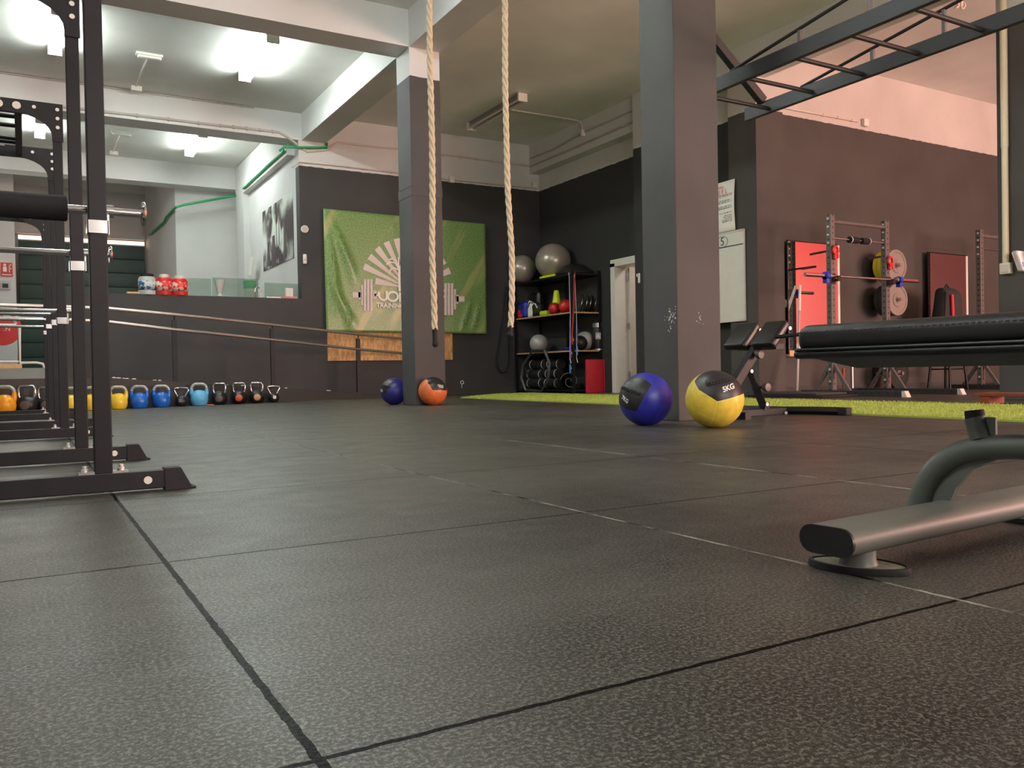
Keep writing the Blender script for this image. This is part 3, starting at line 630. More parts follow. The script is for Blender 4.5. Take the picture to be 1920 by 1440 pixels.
# ------------------------------------------------------------------ side racks (three, each of two frames)
XP0, XP1 = .182, .234
def rack_side(Yf, Yb, label):
    t = thing('squat_rack', label, 'rack', (0, (Yf+Yb)/2, 0), group='black squat racks in a row along the left side'); og = (0, (Yf+Yb)/2, 0)
    XL = -1.22
    for Y in (Yf, Yb):
        y0, y1 = Y, Y+.05
        ft = MB().box(-1.62, .395, y0, y1, .008, .066).build('foot', m_blk2, t, org=og, bevel=.003)
        for (xa, sg) in ((.385, 1), (-1.61, -1)):
            c = MB().prism([(xa, y0-.004, .004), (xa+sg*.085, y0-.004, .004), (xa+sg*.05, y0-.004, .072), (xa, y0-.004, .072)], (0, .058, 0)).box(min(xa, xa+sg*.095), max(xa, xa+sg*.095), y0-.01, y1+.01, 0, .008)
            c.build('rubber_cap', m_rub, ft, org=og, bevel=.002)
            MB().tube([(xa-sg*.05, y0-.003, .037), (xa-sg*.05, y0+.002, .037)], .0125, 18).build('hole_plug', m_box, ft, org=og)
        for (xa, xb) in ((XP0, XP1), (XL, XL+.052)):
            up_ = MB().box(xa, xb, y0, y1, .066, 2.07)
            u = up_.build('upright', m_blk, t, org=og, bevel=.003)
            MB().box(xa-.045, xb+.045, y0+.002, y1-.002, .066, .073).build('base_plate', m_steel, u, org=og)
            for s_ in (xa-.026, xb+.026):
                MB().lathe([(.001, 0), (.011, 0), (.011, .008), (.007, .010), (.007, .018), (.001, .02)], 10, Matrix.Translation((s_, y0+.025, .073))).build('bolt', m_bolt, u, org=og)
        bm_ = MB().box(XL, XP1, y0, y1, 2.0, 2.065).build('top_beam', m_blk, t, org=og)
        for sg, xe in ((1, XP1+.006), (-1, XL-.006)):
            poly = [(xe, y0-.008, 2.072), (xe-sg*.33, y0-.008, 2.072), (xe-sg*.33, y0-.008, 1.992), (xe-sg*.27, y0-.008, 1.992)]
            poly += [(xe-sg*(.262-.2*math.cos(a)), y0-.008, 1.87+.122*math.sin(a)) for a in [1.45, 1.2, .95, .7, .45, .2, 0]]
            poly += [(xe-sg*.062, y0-.008, 1.84), (xe, y0-.008, 1.84)]
            gs = MB().prism(poly, (0, .008, 0)).build('gusset', m_blk, t, org=og)
            bl = [(xe-sg*.03, 2.035), (xe-sg*.03, 1.98), (xe-sg*.03, 1.925), (xe-sg*.155, 2.035)]
            for (bx_, bz_) in bl: MB().tube([(bx_, y0-.016, bz_), (bx_, y0-.008, bz_)], .011, 10).build('bolt', m_bolt, gs, org=og)
        if Y == Yf:
            for k in range(9): MB().lathe([(.011, 0), (.023, 0), (.023, .008), (.011, .008)], 18, Matrix.Translation((-.007-k*.093, y0-.0085, 2.032)) @ Matrix.Rotation(R90, 4, 'X')).build('grip_end_cap', m_box, t, org=og)
    for (xa, za) in ((.0, 2.02), (-.95, 2.02)): MB().box(xa-.02, xa+.02, Yf+.05, Yb, za-.02, za+.02).build('side_beam', m_blk, t, org=og)
    MB().box(XL, XL+.05, Yf+.05, Yb, .3, .36).build('rear_brace', m_blk, t, org=og)
    n = 4
    for k in range(n):
        y = Yf+.2+k*(Yb-Yf-.3)/n
        MB().tube([(-.95, y, 2.02), (-.02, y+(.12 if k == 2 else 0), 2.02)], .014, 10).build('grip_bar', m_blk, t, org=og)
    return t
YF = [(2.93, 4.10), (5.93, 7.10), (8.84, 9.98)]
rack_side(*YF[0], 'black squat rack nearest to the camera, bolted to a capped floor beam')
rack_side(*YF[1], 'black squat rack in the middle of the left row with grip frame on top')
rack_side(*YF[2], 'black squat rack farthest back in the left row, nearest the kettlebells')
def rack_bar(Y, z, xe, label, foam=False, hookz=.845):
    y = Y+.085 if foam else Y+.08
    t = thing('rack_barbell', label, 'barbell', (0, y, z), group='chrome bars resting on the left racks')
    MB().tube([(-1.75, 0, 0), (xe-.01, 0, 0)], .0135, 16).build('shaft', m_chrome, t)
    MB().lathe([(.001, -.006), (.036, -.006), (.04, 0), (.036, .006), (.001, .006)], 28, Matrix.Translation((xe-.005, 0, 0)) @ Matrix.Rotation(R90, 4, 'Y')).build('end_flange', m_chrome, t)
    MB().lathe([(.001, -.012), (.021, -.012), (.021, .012), (.001, .012)], 20, Matrix.Translation((XP1+.015, 0, 0)) @ Matrix.Rotation(R90, 4, 'Y')).build('collar', m_chrome, t)
    if foam: MB().tube([(-1.0, 0, .0), (-.99, 0, 0), (.125, 0, 0), (.128, 0, 0)], [.036, .04, .04, .036], 24).build('foam_pad', m_foam, t)
    h = thing('rack_hook', 'chrome hook under '+label.replace('chrome ', 'the ').replace(' with thick black foam pad', ' with foam pad'), 'hook', ((XP0+XP1)/2, Y, z), group='chrome hooks on the left racks')
    hw = (XP1-XP0)/2
    MB().box(-hw-.004, hw+.004, -.005, -.001, -.085, -.045).box(hw+.001, hw+.005, -.005, .055, -.085, -.045).box(-hw-.005, -hw-.001, -.005, .055, -.085, -.045).build('wrap_plate', m_chrome, h)
    MB().prism([(hw+.005, .051, -.08), (hw+.005, .115, -.045), (hw+.005, .115, .02), (hw+.005, .105, .02), (hw+.005, .10, -.016), (hw+.005, .051, -.016)], (.006, 0, 0)).build('hook_arm', m_steel, h)
    return t
rack_bar(2.93, .905, .355, 'chrome bar with thick black foam pad on the nearest rack', True)
rack_bar(4.10, .922, .35, 'chrome bar on the second frame of the nearest rack')
rack_bar(5.93, .80, .30, 'chrome bar on the front frame of the middle rack')
rack_bar(7.10, .86, .30, 'chrome bar on the rear frame of the middle rack')
rack_bar(8.84, .93, .30, 'chrome bar on the front frame of the farthest rack')
rack_bar(9.98, .93, .30, 'chrome bar on the rear frame of the farthest rack')
# ------------------------------------------------------------------ climbing ropes
m_rope = mat('manila_rope', (206, 190, 160), .8, var=.12, scale=60)
def rope(pix, Y, endpix, label):
    base = [P(1, Y, *p) for p in pix]; base = [Vector((base[0].x, Y, BZ))]+base
    # resample
    pts = []; tot = 0
    for i in range(len(base)-1):
        n = max(1, int((base[i+1]-base[i]).length/.02))
        for k in range(n): pts.append(base[i].lerp(base[i+1], k/n))
    pts.append(base[-1])
    for _ in range(12): pts = [pts[0]]+[(pts[i-1]+pts[i]*2+pts[i+1])/4 for i in range(1, len(pts)-1)]+[pts[-1]]
    bot = pts[-1]; t = thing('climbing_rope', label, 'rope', tuple(bot), group='climbing ropes hanging from the beam'); st = MB()
    for j in range(3):
        s_ = []
        for i, p in enumerate(pts):
            a = i*.02/.062*2*PI/3+j*2*PI/3; s_.append(p+Vector((math.cos(a)*.0098, math.sin(a)*.0098, 0)))
        st.tube(s_, .0108, 8)
    st.build('twisted_strands', m_rope, t, org=bot)
    e = P(1, Y, *endpix)
    MB().tube([bot+Vector((0, 0, .01)), bot.lerp(e, .5), e], [.018, .014, .016], 10).build('taped_end', m_rub, t, org=bot)
    MB().ball(e, .02, seg=14, rings=8).build('end_knob', m_rub, t, org=bot)
    MB().box(base[0].x-.05, base[0].x+.05, Y-.04, Y+.04, BZ-.012, BZ).cyl((base[0].x, Y, BZ-.05), (base[0].x, Y, BZ), .024).build('ceiling_anchor', m_blk, t, org=bot)
rope([(805, 0), (806, 120), (810, 260), (811, 360), (810, 475), (814, 565), (815, 618)], 4.72, (816, 645), 'thick manila climbing rope hanging in front of the middle column')
rope([(947, 0), (947, 150), (950, 280), (952, 360), (960, 477), (960, 564), (957.5, 614)], 4.66, (957, 627), 'thick manila climbing rope hanging in front of the shelving')
# ------------------------------------------------------------------ medicine balls
def ball_mat(name, col, view, poly, seams, c, R, lace=None):
    """shell colour with a black panel bounded by great circles; seams are great circles too"""
    f, r, u = view
    def sp(a, b, w=None):
        w = math.sqrt(max(0, 1-a*a-b*b)) if w is None else w
        return (f*-w+r*a+u*b).normalized()
    t = NT(name); nrm = t.n('ShaderNodeTexCoord').outputs['Object']; t.co = nrm
    vn = t.n('ShaderNodeVectorMath', operation='NORMALIZE'); t.l(nrm, vn.inputs[0]); vn = vn.outputs[0]
    def dot(v):
        d = t.n('ShaderNodeVectorMath', operation='DOT_PRODUCT'); t.l(vn, d.inputs[0]); d.inputs[1].default_value = tuple(v); return d.outputs['Value']
    V = [sp(*p) for p in poly]; cen = sum(V, Vector())/len(V); m = None; edge = None
    for i in range(len(V)):
        nn = V[i].cross(V[(i+1) % len(V)]).normalized()
        if nn.dot(cen) < 0: nn = -nn
        d = dot(nn); m = d if m is None else t.math('MINIMUM', m, d)
    inside = t.math('GREATER_THAN', m, 0)
    edge = t.math('LESS_THAN', t.math('ABSOLUTE', m), .012)
    for (p, q, s0_) in seams:
        nn = sp(*p).cross(sp(*q)).normalized(); mid = (sp(*p)+sp(*q)).normalized()
        lim = mid.dot(sp(*p))
        e = t.math('MULTIPLY', t.math('LESS_THAN', t.math('ABSOLUTE', dot(nn)), .010), t.math('GREATER_THAN', dot(mid), lim))
        edge = t.math('MAXIMUM', edge, e)
    n = t.noise(18, 4)
    cc = t.mix(t.ramp(n, .3, .7), rgb([x*.92 for x in col]), rgb([min(255, x*1.05) for x in col]))
    cc = t.mix(t.math('MULTIPLY', edge, .45), cc, rgb([min(255, x*1.25+30) for x in col]))
    t.l(t.mix(inside, cc, rgb((33, 33, 34))), t.b.inputs['Base Color']); t.b.inputs['Roughness'].default_value = .42
    t.bump(t.math('SUBTRACT', t.math('MULTIPLY', n, .25), edge), .35, .005); return t.m, sp
def med_ball(px_, py, Rp, R, col, name, label, poly, seams, txt, tp, tang, th, lace, nl=9, rest=None):
    d = ray(px_, py).normalized(); f = d; r = f.cross(Vector((0, 0, 1))).normalized(); u = r.cross(f)
    r = (r*math.cos(ROL)+u*math.sin(ROL)); u = r.cross(f)
    t_ = (R-.004-CH)/d.z; c = Vector((0, 0, CH))+d*t_
    if rest: c = Vector(rest+(R-.004,))
    m, sp = ball_mat(name+'_leather', col, (f, r, u), poly, seams, c, R)
    t = thing('medicine_ball', label, 'ball', tuple(c))
    MB().ball((0, 0, 0), R, seg=64, rings=40).build('ball_shell', m, t)
    # number
    vs, fs = text_mesh(txt, th*R, .0, bold=.0012)
    ca, sa = math.cos(tang), math.sin(tang)
    vv = []
    for x, y, z in vs:
        a = tp[0]+(x*ca-y*sa)/R*tp[2]; b = tp[1]+(x*sa+y*ca)/R
        vv.append(tuple(sp(a, b)*R*1.004))
    MB().add(vv, fs).build('weight_marking', m_wtxt, t)
    # laced seam
    lc = MB(); a, b = Vector(lace[0]), Vector(lace[1])
    for k in range(nl):
        for (o0, o1) in ((-.5, .5), (.5, -.5)):
            q0 = a.lerp(b, (k+.5+o0*.9)/nl); q1 = a.lerp(b, (k+.5+o1*.9)/nl); nn = (b-a).normalized(); nn = Vector((-nn.y, nn.x))*.05
            lc.tube([sp(q0.x-nn.x, q0.y-nn.y)*R*1.0, sp((q0.x+q1.x)/2, (q0.y+q1.y)/2)*R*1.02, sp(q1.x+nn.x, q1.y+nn.y)*R*1.0], .0052, 6)
    lc.build('lacing', m_rub, t); return t, c
Q = lambda x, y, cx, cy, r: ((x-cx)/r, (cy-y)/r)
def Q1(x, y): return Q(x, y, 788, 700, 592)            # in the zoomed crops
def Q2(x, y): return Q(x, y, 778, 700, 622)
b1_, cb = med_ball(1210.6, 748.5, 49, .175, (38, 42, 150), 'blue', 'large blue medicine ball with black laced panel marked 7KG, left of the big column',
    [(Q1(600, 195)), (Q1(920, 385)), (Q1(600, 965)), (Q1(205, 785)), (-1.0, .35, -.45)],
    [(Q1(600, 965), Q1(760, 1215), 0), (Q1(1240, 430), Q1(1000, 1090), 0), (Q1(205, 785), Q1(600, 965), 0)], '7KG', Q1(343, 708)+(.62,), math.radians(-28), .22, (Q1(260, 445), Q1(680, 600)))
b2_, cy_ = med_ball(1339.8, 748.5, 51.5, .178, (226, 196, 70), 'yellow', 'large yellow medicine ball with black laced panel marked 5KG, right of the big column',
    [(Q2(360, 320)), (Q2(450, 500)), (Q2(835, 745)), (Q2(1385, 560)), (.8, .5, -.5), (.2, 1.0, -.4)],
    [(Q2(835, 745), Q2(700, 1250), 0), (Q2(200, 740), Q2(800, 1110), 0), (Q2(1160, 570), Q2(1200, 1150), 0)], '5KG', Q2(1062, 462)+(.85,), math.radians(19), .25, (Q2(610, 400), Q2(1200, 240)))
def Q3(x, y): return Q(x, y, 500, 495, 370)
def Q4(x, y): return Q(x, y, 1415, 495, 375)
b3_, _ = med_ball(739, 733.7, 29, .165, (40, 38, 118), 'navy', 'dark blue medicine ball with grey and black panel, left of the middle column',
    [(Q3(380, 170)), (Q3(505, 240)), (Q3(280, 590)), (Q3(140, 535)), (-1, .4, -.35)],
    [(Q3(280, 590), Q3(420, 760), 0), (Q3(715, 260), Q3(600, 600), 0)], '8KG', Q3(150, 470)+(.5,), math.radians(-10), .26, (Q3(200, 320), Q3(400, 400)), 5)
b4_, _ = med_ball(811.5, 733.7, 29.3, .166, (216, 112, 58), 'orange', 'orange medicine ball with black panel marked 6KG, right of the middle column',
    [(Q4(1240, 180)), (Q4(1410, 465)), (Q4(1770, 480)), (.8, .6, -.4), (0, 1, -.2)],
    [(Q4(1410, 465), Q4(1560, 800), 0), (Q4(1080, 570), Q4(1500, 660), 0)], '6KG', Q4(1610, 365)+(.85,), math.radians(-9), .26, (Q4(1300, 290), Q4(1500, 200)), 5)
# ------------------------------------------------------------------ shelving in the corner
XS = 7.86; YS1 = P(0, XS, 1075, 700).y; og = (XS, YS1, 0)
pz = lambda x, y: P(0, XS, x, y).z
yR = lambda x, y: P(1, YS1, x, y)
XR = min(P(1, YS1, 1139, 600).x, XD-.02)
sh = thing('storage_shelf', 'black open corner shelving unit with pale shelf edges, loaded with equipment', 'shelf', og)
zt, z2, z3 = 1.93, 1.30, .70
zt = (pz(965, 532)+pz(1067, 512))/2; z2 = (pz(964, 599)+pz(1067, 584))/2; z3 = (pz(964, 663)+pz(1067, 657))/2
for z, mm in ((zt, m_blk), (z2, m_blk), (z3, m_blk), (.06, m_blk)):
    s_ = MB().box(XS+.004, XR, YS1+.004, YB-.03, z-.03, z).build('shelf_board', mm, sh, org=og)
    if z in (z2, z3): MB().box(XS, XS+.004, YS1, YB-.03, z-.022, z).box(XS, XR, YS1, YS1+.004, z-.022, z).build('pale_edge', m_ply, s_, org=og)
for (x, y) in ((XS-.0, YS1), (XR-.035, YS1), (XS, YB-.07), (XR-.035, YB-.07), (XR-.035, (YS1+YB)/2)):
    MB().box(x-.006, x+.035, y-.006, y+.035, 0, zt+.05 if y < 13 else zt+.12).build('post', m_blk, sh, org=og)
MB().box(XR-.006, XR, YS1+.03, YB-.04, 0, zt+.03).build('back_panel', m_half, sh, org=og)
def on_shelf(px_, z, depth=.3):                         # point on a shelf level seen at pixel column px_
    p = P(0, XS+depth, px_, 600); return Vector((XS+depth, p.y, z))
def gym_ball(px_, R, z, m, label, dep, cat='ball', name='exercise_ball'):
    c = on_shelf(px_, z+R, dep); o = thing(name, label, cat, (c.x, c.y, c.z)); b = MB()
    b.ball((0, 0, 0), R, seg=48, rings=40).build('inflated_shell', m, o); MB().tube([(-R*.62, -R*.62, R*.47), (-R*.6, -R*.6, R*.45)], .012, 10).build('valve_plug', m_box, o); return o
gym_ball(981, .255, zt-.0, m_gball, 'grey exercise ball on the shelf top, left and smaller one', .07)
gym_ball(1039, .315, zt, m_gball, 'grey exercise ball on the shelf top, bigger one in the centre', .26)
gym_ball(1009.5, .165, z3, m_sball, 'silver grey ball alone on the lower shelf', .2)
gym_ball(1040, .105, z2, m_redp, 'small red ball in front of the yellow cone', .12, name='rubber_ball')
gym_ball(1061, .12, z2, m_redp, 'small red ball to the right of the yellow cone', .15, name='rubber_ball')
c = P(1, YS1+.35, 1087, 300); gb_ = YS1+.2
def on_shelf_r(px_, z, dy=.2): p = P(1, YS1+dy, px_, 600); return Vector((p.x, YS1+dy, z))
c = on_shelf_r(1087, z3+.125, .14); o = thing('rubber_ball', 'dark grey ball on the lower right shelf beside the black canister', 'ball', tuple(c)); MB().ball((0, 0, 0), .125, seg=40, rings=30).build('ball_shell', m_cast, o)
c = on_shelf_r(1096, z3+.165, .30); o = thing('rubber_ball', 'pale grey and black ball behind the dark grey ball on the lower shelf', 'ball', tuple(c)); MB().ball((0, 0, 0), .165, seg=40, rings=30).build('ball_shell', m_sball, o)
# dome trainer, yellow lid and plates
c = on_shelf(1090, zt, .36); o = thing('balance_dome', 'dark half dome balance trainer on the shelf top', 'balance trainer', (c.x-.03, c.y+.15, zt))
MB().lathe([(.001, 0), (.30, 0), (.31, .02), (.30, .04)]+[(.29*math.cos(a), .04+.17*math.sin(a)) for a in [.2, .5, .8, 1.1, 1.35]]+[(.001, .21)], 48).build('dome', m_cast, o); MB().lathe([(.295, .03), (.318, .03), (.318, .05), (.295, .05)], 48).build('rim', m_rub, o)
c = on_shelf(1030, zt, .1); one(MB().rbox(c.x-.07, c.x+.1, c.y-.28, c.y+.2, zt, zt+.045, .015), 'agility_disc_stack', m_lime, 'lime coloured flat markers on the shelf top under the big grey ball', 'marker', (c.x, c.y, zt))
c = on_shelf(1044, z2, .3); o = thing('training_cone', 'tall lime yellow cone standing on the upper shelf', 'cone', tuple(c)); MB().lathe([(.11, .02), (.105, .03), (.042, .44), (.025, .45), (.001, .45)], 32).build('cone_body', m_lime, o); MB().rbox(-.12, .12, -.12, .12, 0, .025, .01).build('cone_base', m_lime, o)
c = on_shelf(1023, z2, .12); one(MB().rbox(c.x-.07, c.x+.07, c.y-.11, c.y+.11, z2, z2+.09, .03), 'agility_disc', m_lime, 'lime yellow low marker left of the red ball', 'marker', tuple(c))
for k, (px_, dy) in enumerate(((1090, .2), (1099, .2), (1106, .2), (1115, .2), (1122, .2), (1131, .2))):
    c = on_shelf_r(px_, z2+.165, .25); lean = .18 if k < 5 else .02
    Mx = Matrix.Rotation(lean, 4, 'Y') @ Matrix.Rotation(R90-.25, 4, 'Y')
    o = thing('slide_disc', 'dark round disc number %s from the left standing on the upper right shelf' % ('one', 'two', 'three', 'four', 'five', 'six')[k], 'disc', (c.x, c.y, z2+.162), group='round discs standing on the upper right shelf')
    MB().lathe([(.001, -.01), (.155, -.01), (.16, 0), (.155, .01), (.001, .01)], 36, Matrix.Rotation(-.45, 4, 'Z') @ Matrix.Rotation(lean, 4, 'Y') @ Matrix.Rotation(R90, 4, 'Y')).build('disc', m_cast, o)
    MB().lathe([(.152, -.012), (.161, -.012), (.161, -.006), (.152, -.006)], 36, Matrix.Rotation(-.45, 4, 'Z') @ Matrix.Rotation(lean, 4, 'Y') @ Matrix.Rotation(R90, 4, 'Y')).build('rim', m_steel, o)
# bags and gloves at the left of the upper shelf
def lump(name, m, px_, z, dep, sx, sy, sz, label, cat, rot=0, extra=None):
    c = on_shelf(px_, z+sz, dep); c.y = min(c.y, YB-.05-sy); o = thing(name, label, cat, tuple(c)); o.rotation_euler = (0, 0, rot)
    sz0 = sz; sx, sy = sx*1.25, sy*1.1
    b = MB().rbox(-sx, sx, -sy, sy, -sz, sz*1.5, min(sx, sy, sz)*.8, k=5)
    b.v = [(x+.12*sx*math.sin(z_*40+y*25), y+.1*sy*math.sin(x*35), z_*(1+.18*math.sin(y*30))) for x, y, z_ in b.v]
    b.build('body', m, o)
    if extra: MB().tube([(-sx*.9, -sy*.6, sz*.5), (-sx*1.1, -sy*.3, sz*1.3), (-sx*1.1, sy*.3, sz*1.35), (-sx*.9, sy*.6, sz*.5)], .012, 8).build('strap', extra, o)
lump('boxing_pad', m_bluep, 967, z2, .12, .07, .13, .12, 'blue padded glove at the left end of the upper shelf', 'glove', 0, m_rub)
lump('boxing_pad', m_redp, 979, z2, .10, .06, .10, .075, 'red padded glove next to the blue one on the upper shelf', 'glove', .3, m_rub)
lump('boxing_pad', m_purple, 988, z2, .24, .07, .12, .13, 'purple padded glove behind the red one', 'glove', 0, m_rub)
lump('boxing_pad', m_box, 999, z2, .08, .045, .09, .11, 'white and black pad standing on the upper shelf', 'pad', .5, m_rub)
lump('boxing_pad', m_rub, 1009, z2, .14, .07, .10, .10, 'black pad with white letters left of the lime marker', 'pad', .2, m_box)
lump('gym_bag', m_cast, 996, z2, .38, .08, .16, .19, 'dark bag at the back of the upper shelf', 'bag')
lump('blue_strap', m_bluep, 1072, z3, .34, .05, .16, .03, 'blue crumpled strap on the lower shelf', 'strap')
# black canister
c = on_shelf_r(1120.5, z3, .10); o = thing('sports_canister', 'big black shaker canister with silver lid and white triangle emblem', 'canister', tuple(c))
MB().lathe([(.001, 0), (.105, 0), (.112, .02), (.112, .36), (.105, .38), (.001, .38)], 36).build('canister_body', m_cast, o)
MB().lathe([(.085, .38), (.105, .385), (.105, .46), (.09, .475), (.001, .475)], 36).build('silver_lid', m_steel, o)
MB().lathe([(.09, .475), (.085, .5), (.05, .515), (.001, .517)], 36).build('black_cap', m_rub, o)
MB().lathe([(.113, .0), (.118, .0), (.118, .025), (.113, .025)], 36).build('silver_foot', m_steel, o)
em = MB(); dirv = Vector((-.55, -.83, 0)); rt = Vector((.83, -.55, 0))
Mf = Matrix(((rt.x, 0, dirv.x, dirv.x*.113), (rt.y, 0, dirv.y, dirv.y*.113), (0, 1, 0, .24), (0, 0, 0, 1)))
em.box(-.045, .045, -.055, .055, -.012, .0015, M=Mf).build('emblem_plate', m_conduit, o)
MB().prism([(-.033, -.035, .003), (-.012, -.035, .003), (.0, 0, .003), (.012, -.035, .003), (.033, -.035, .003), (0, .04, .003)], (0, 0, .002), M=Mf).build('triangle_emblem', m_wtxt, o)
# red mats right of the unit
for k, (xa, xb, lab) in enumerate(((1101, 1132, 'red folded gym mat standing at the shelf foot, wider front one'), (1133, 1146, 'red folded gym mat edge right of the wider red mat'))):
    a = P(1, YS1-.06, xa, 700); b = P(1, YS1-.06, xb, 700)
    mb = MB()
    for j in range(2 if k == 0 else 1): mb.rbox(a.x, b.x, YS1-.06+j*.03, YS1-.032+j*.03, 0, .56, .008)
    one(mb, 'folded_mat', m_redd, lab, 'mat', (a.x, YS1-.06, 0))
# foam rollers and rolled mats, trap bar frame at the bottom
def roller(px_, z, r, L_, dep, label, hollow=True, rz=.0):
    c = on_shelf(px_, z, dep); o = thing('foam_roller', label, 'roller', tuple(c), group='rollers at the shelf bottom'); o.rotation_euler = (0, 0, rz)
    b = MB().lathe([(r*.35, -L_/2), (r*.97, -L_/2), (r, -L_/2+.01), (r, L_/2-.01), (r*.97, L_/2), (r*.35, L_/2)], 28, Matrix.Rotation(R90, 4, 'X')); b.build('roller_body', m_rub, o)
    for s_ in (-1, 1): MB().lathe([(r*.98, -.008), (r*1.02, -.008), (r*1.02, .008), (r*.98, .008)], 28, Matrix.Translation((0, s_*L_*.36, 0)) @ Matrix.Rotation(R90, 4, 'X')).build('pale_band', m_box, o)
    return o
names = ['lowest left', 'lowest right', 'middle left', 'middle right', 'top left', 'top right']
for k, (px_, z, dep, L_) in enumerate(((1004, .165, .16, .55), (1035, .165, .14, .45), (1004, .325, .2, .55), (1036, .33, .2, .4), (1010, .50, .22, .55), (1040, .5, .26, .42))):
    roller(px_, z, .085 if k != 4 else .09, L_, dep, '%s black roller with pale bands in the stack at the shelf bottom' % names[k])
c = on_shelf(1066, .20, .18); o = thing('rolled_mat', 'brown grey rolled mat lying end-on at the shelf bottom', 'rolled mat', tuple(c)); o.rotation_euler = (0, 0, -.58)
sp_ = MB(); pts = [(((.02+.0145*a)*math.cos(a)), 0, (.02+.0145*a)*math.sin(a)) for a in [i*.25 for i in range(38)]]
mrm = mat('brown_grey_mat', (104, 94, 86), .8, var=.2, scale=40)
inn = [((q_[0]), q_[2]) for q_ in pts]
vs = []; fs = []
for i, (x, z) in enumerate(inn):
    l_ = math.hypot(x, z); ux, uz = x/l_, z/l_
    for (rr_, y) in ((0, -.22), (.011, -.22), (.011, .22), (0, .22)): vs.append((x+ux*rr_, y, z+uz*rr_))
for i in range(len(inn)-1):
    for k in range(4): fs.append((i*4+k, i*4+(k+1) % 4, (i+1)*4+(k+1) % 4, (i+1)*4+k))
MB().add(vs, fs, True).build('mat_spiral', mrm, o)
tb = thing('trap_bar', 'dark grey hexagonal lifting frame leaning before the rollers', 'trap bar', tuple(on_shelf(1004, 0, -.12)))
hx = [(1000, 671), (1019, 671), (1032, 683), (1028, 700), (1022, 733)]
fr_pts = [P(0, XS-.06, *p) for p in ((1010, 734), (986, 732), (978, 709), (981, 684), (998, 658), (1021, 657), (1031, 681), (1028, 711), (1014, 734))]
MB().tube(fr_pts, .028, 4, closed=True).build('hex_frame', mat('graphite_steel', (62, 64, 66), .5, var=.1), tb, org=tb.location)
for (a, b) in (((986, 690), (990, 705)), ((1021, 686), (1019, 702))):
    MB().tube([P(0, XS-.06, *a), P(0, XS-.06, *b)], .014, 8).build('grip', m_rub, tb, org=tb.location)
# resistance bands on the corner post
def band(px0, px1, ytop, ybot, m, label, hand=None):
    a = P(1, YS1-.02, px0, ytop); b = P(1, YS1-.02, px1, ybot); o = thing('resistance_band', label, 'exercise band', tuple(a), group='bands hanging on the shelf post')
    mid = a.lerp(b, .5)+Vector((.01, -.01, 0))
    MB().tube([a+Vector((.0, .03, -.02)), a, mid, b], .006, 8).build('tubing', m, o, org=a)
    if hand: MB().tube([b, b+Vector((.0, 0, -.14))], .015, 10).build('handle', hand, o, org=a)
    MB().tube([b+Vector((0, 0, -.0)), b+Vector((.015, -.01, -.08))], .008, 8).build('clip', m_box, o, org=a)
m_bandw = mat('pale_band_rubber', (186, 190, 204), .5, var=.03)
band(1067, 1068.5, 511, 672, m_bandw, 'pale tube band hanging left on the shelf post')
band(1078, 1073, 511, 630, m_redp, 'red tube band with red handle ending highest on the shelf post', m_redp)
band(1076, 1070, 515, 655, m_redp, 'red tube band with red handle reaching lower on the shelf post', m_redp)
band(1077.5, 1081, 515, 671, m_bandw, 'pale tube band hanging right on the shelf post', None)
band(1081, 1082, 600, 650, m_bluep, 'short blue band right of the shelf post', mat('light_blue_rubber', (70, 130, 210), .5, var=.03))
band(1068, 1069, 600, 683, m_bluep, 'long blue band with light blue handle left of the shelf post', mat('light_blue_rubber', (70, 130, 210), .5, var=.03))
# black loops hanging left of the unit
o = thing('battle_strap', 'long black strap loop hanging on the shelf end left of the rope', 'strap', tuple(P(1, YB-.1, 951, 540)))
LP = [P(1, YB-.1, *p) for p in ((951, 536), (949, 560), (945, 600), (938, 640), (933, 672), (934, 690), (941, 699), (951, 697), (957, 684), (957, 650), (956, 610), (954, 560), (953, 538))]
MB().tube(LP, .028, 8, sq=(1, .5)).build('strap_loop', m_rub, o, org=P(1, YB-.1, 951, 540))
MB().cyl(P(1, YB-.1, 952, 537), P(1, YB, 952, 536), .012).build('hook', m_steel, o, org=P(1, YB-.1, 951, 540))
# ------------------------------------------------------------------ paper and whiteboard beyond the big column
xw = 8.318
ya = P(0, xw, 1397, 500).y; zt_, zb_ = P(0, xw, 1397, 430).z, P(0, xw, 1397, 600).z
t = thing('whiteboard', 'white dry-erase board hanging between the big column and the pilaster', 'whiteboard', (xw, ya, zb_))
MB().box(-.012, .0, 0, 1.15, 0, zt_-zb_).build('board_panel', mat('whiteboard_enamel', (214, 212, 200), .25, var=.02), t)
fm = MB().box(-.02, .0, -.01, .012, -.01, zt_-zb_+.01).box(-.02, 0, 1.14, 1.16, -.01, zt_-zb_+.01).box(-.02, 0, 0, 1.15, -.012, .012).box(-.02, 0, 0, 1.15, zt_-zb_-.012, zt_-zb_+.012)
fm.build('board_frame', m_conduitw, t)
MB().box(-.015, -.012, 0, 1.15, .98*(zt_-zb_)-.17, .98*(zt_-zb_)-.155).build('ruled_line', m_ink, t)
vs, fs = text_mesh('5', .16, .0008); MB().add(vs, fs, M=frame((-.0135, .40, zt_-zb_-.11), (0, -1, 0), (0, 0, 1))).build('handwriting', m_ink, t)
MB().tube([(-.014, .40+.1*math.cos(a), zt_-zb_-.11+.075*math.sin(a)) for a in [i*PI/10 for i in range(20)]], .003, 6, closed=True).build('handwriting', m_ink, t)
xp = 8.318; ya2 = P(0, xp, 1380, 400).y; ztp = P(0, xp, 1379, 335).z; zbp = zt_+.02
t = thing('wall_chart', 'white paper chart with red heading pinned above the whiteboard', 'paper chart', (xp, ya2, zbp))
H_ = ztp-zbp
sheet = MB(); n_ = 10
vs = []
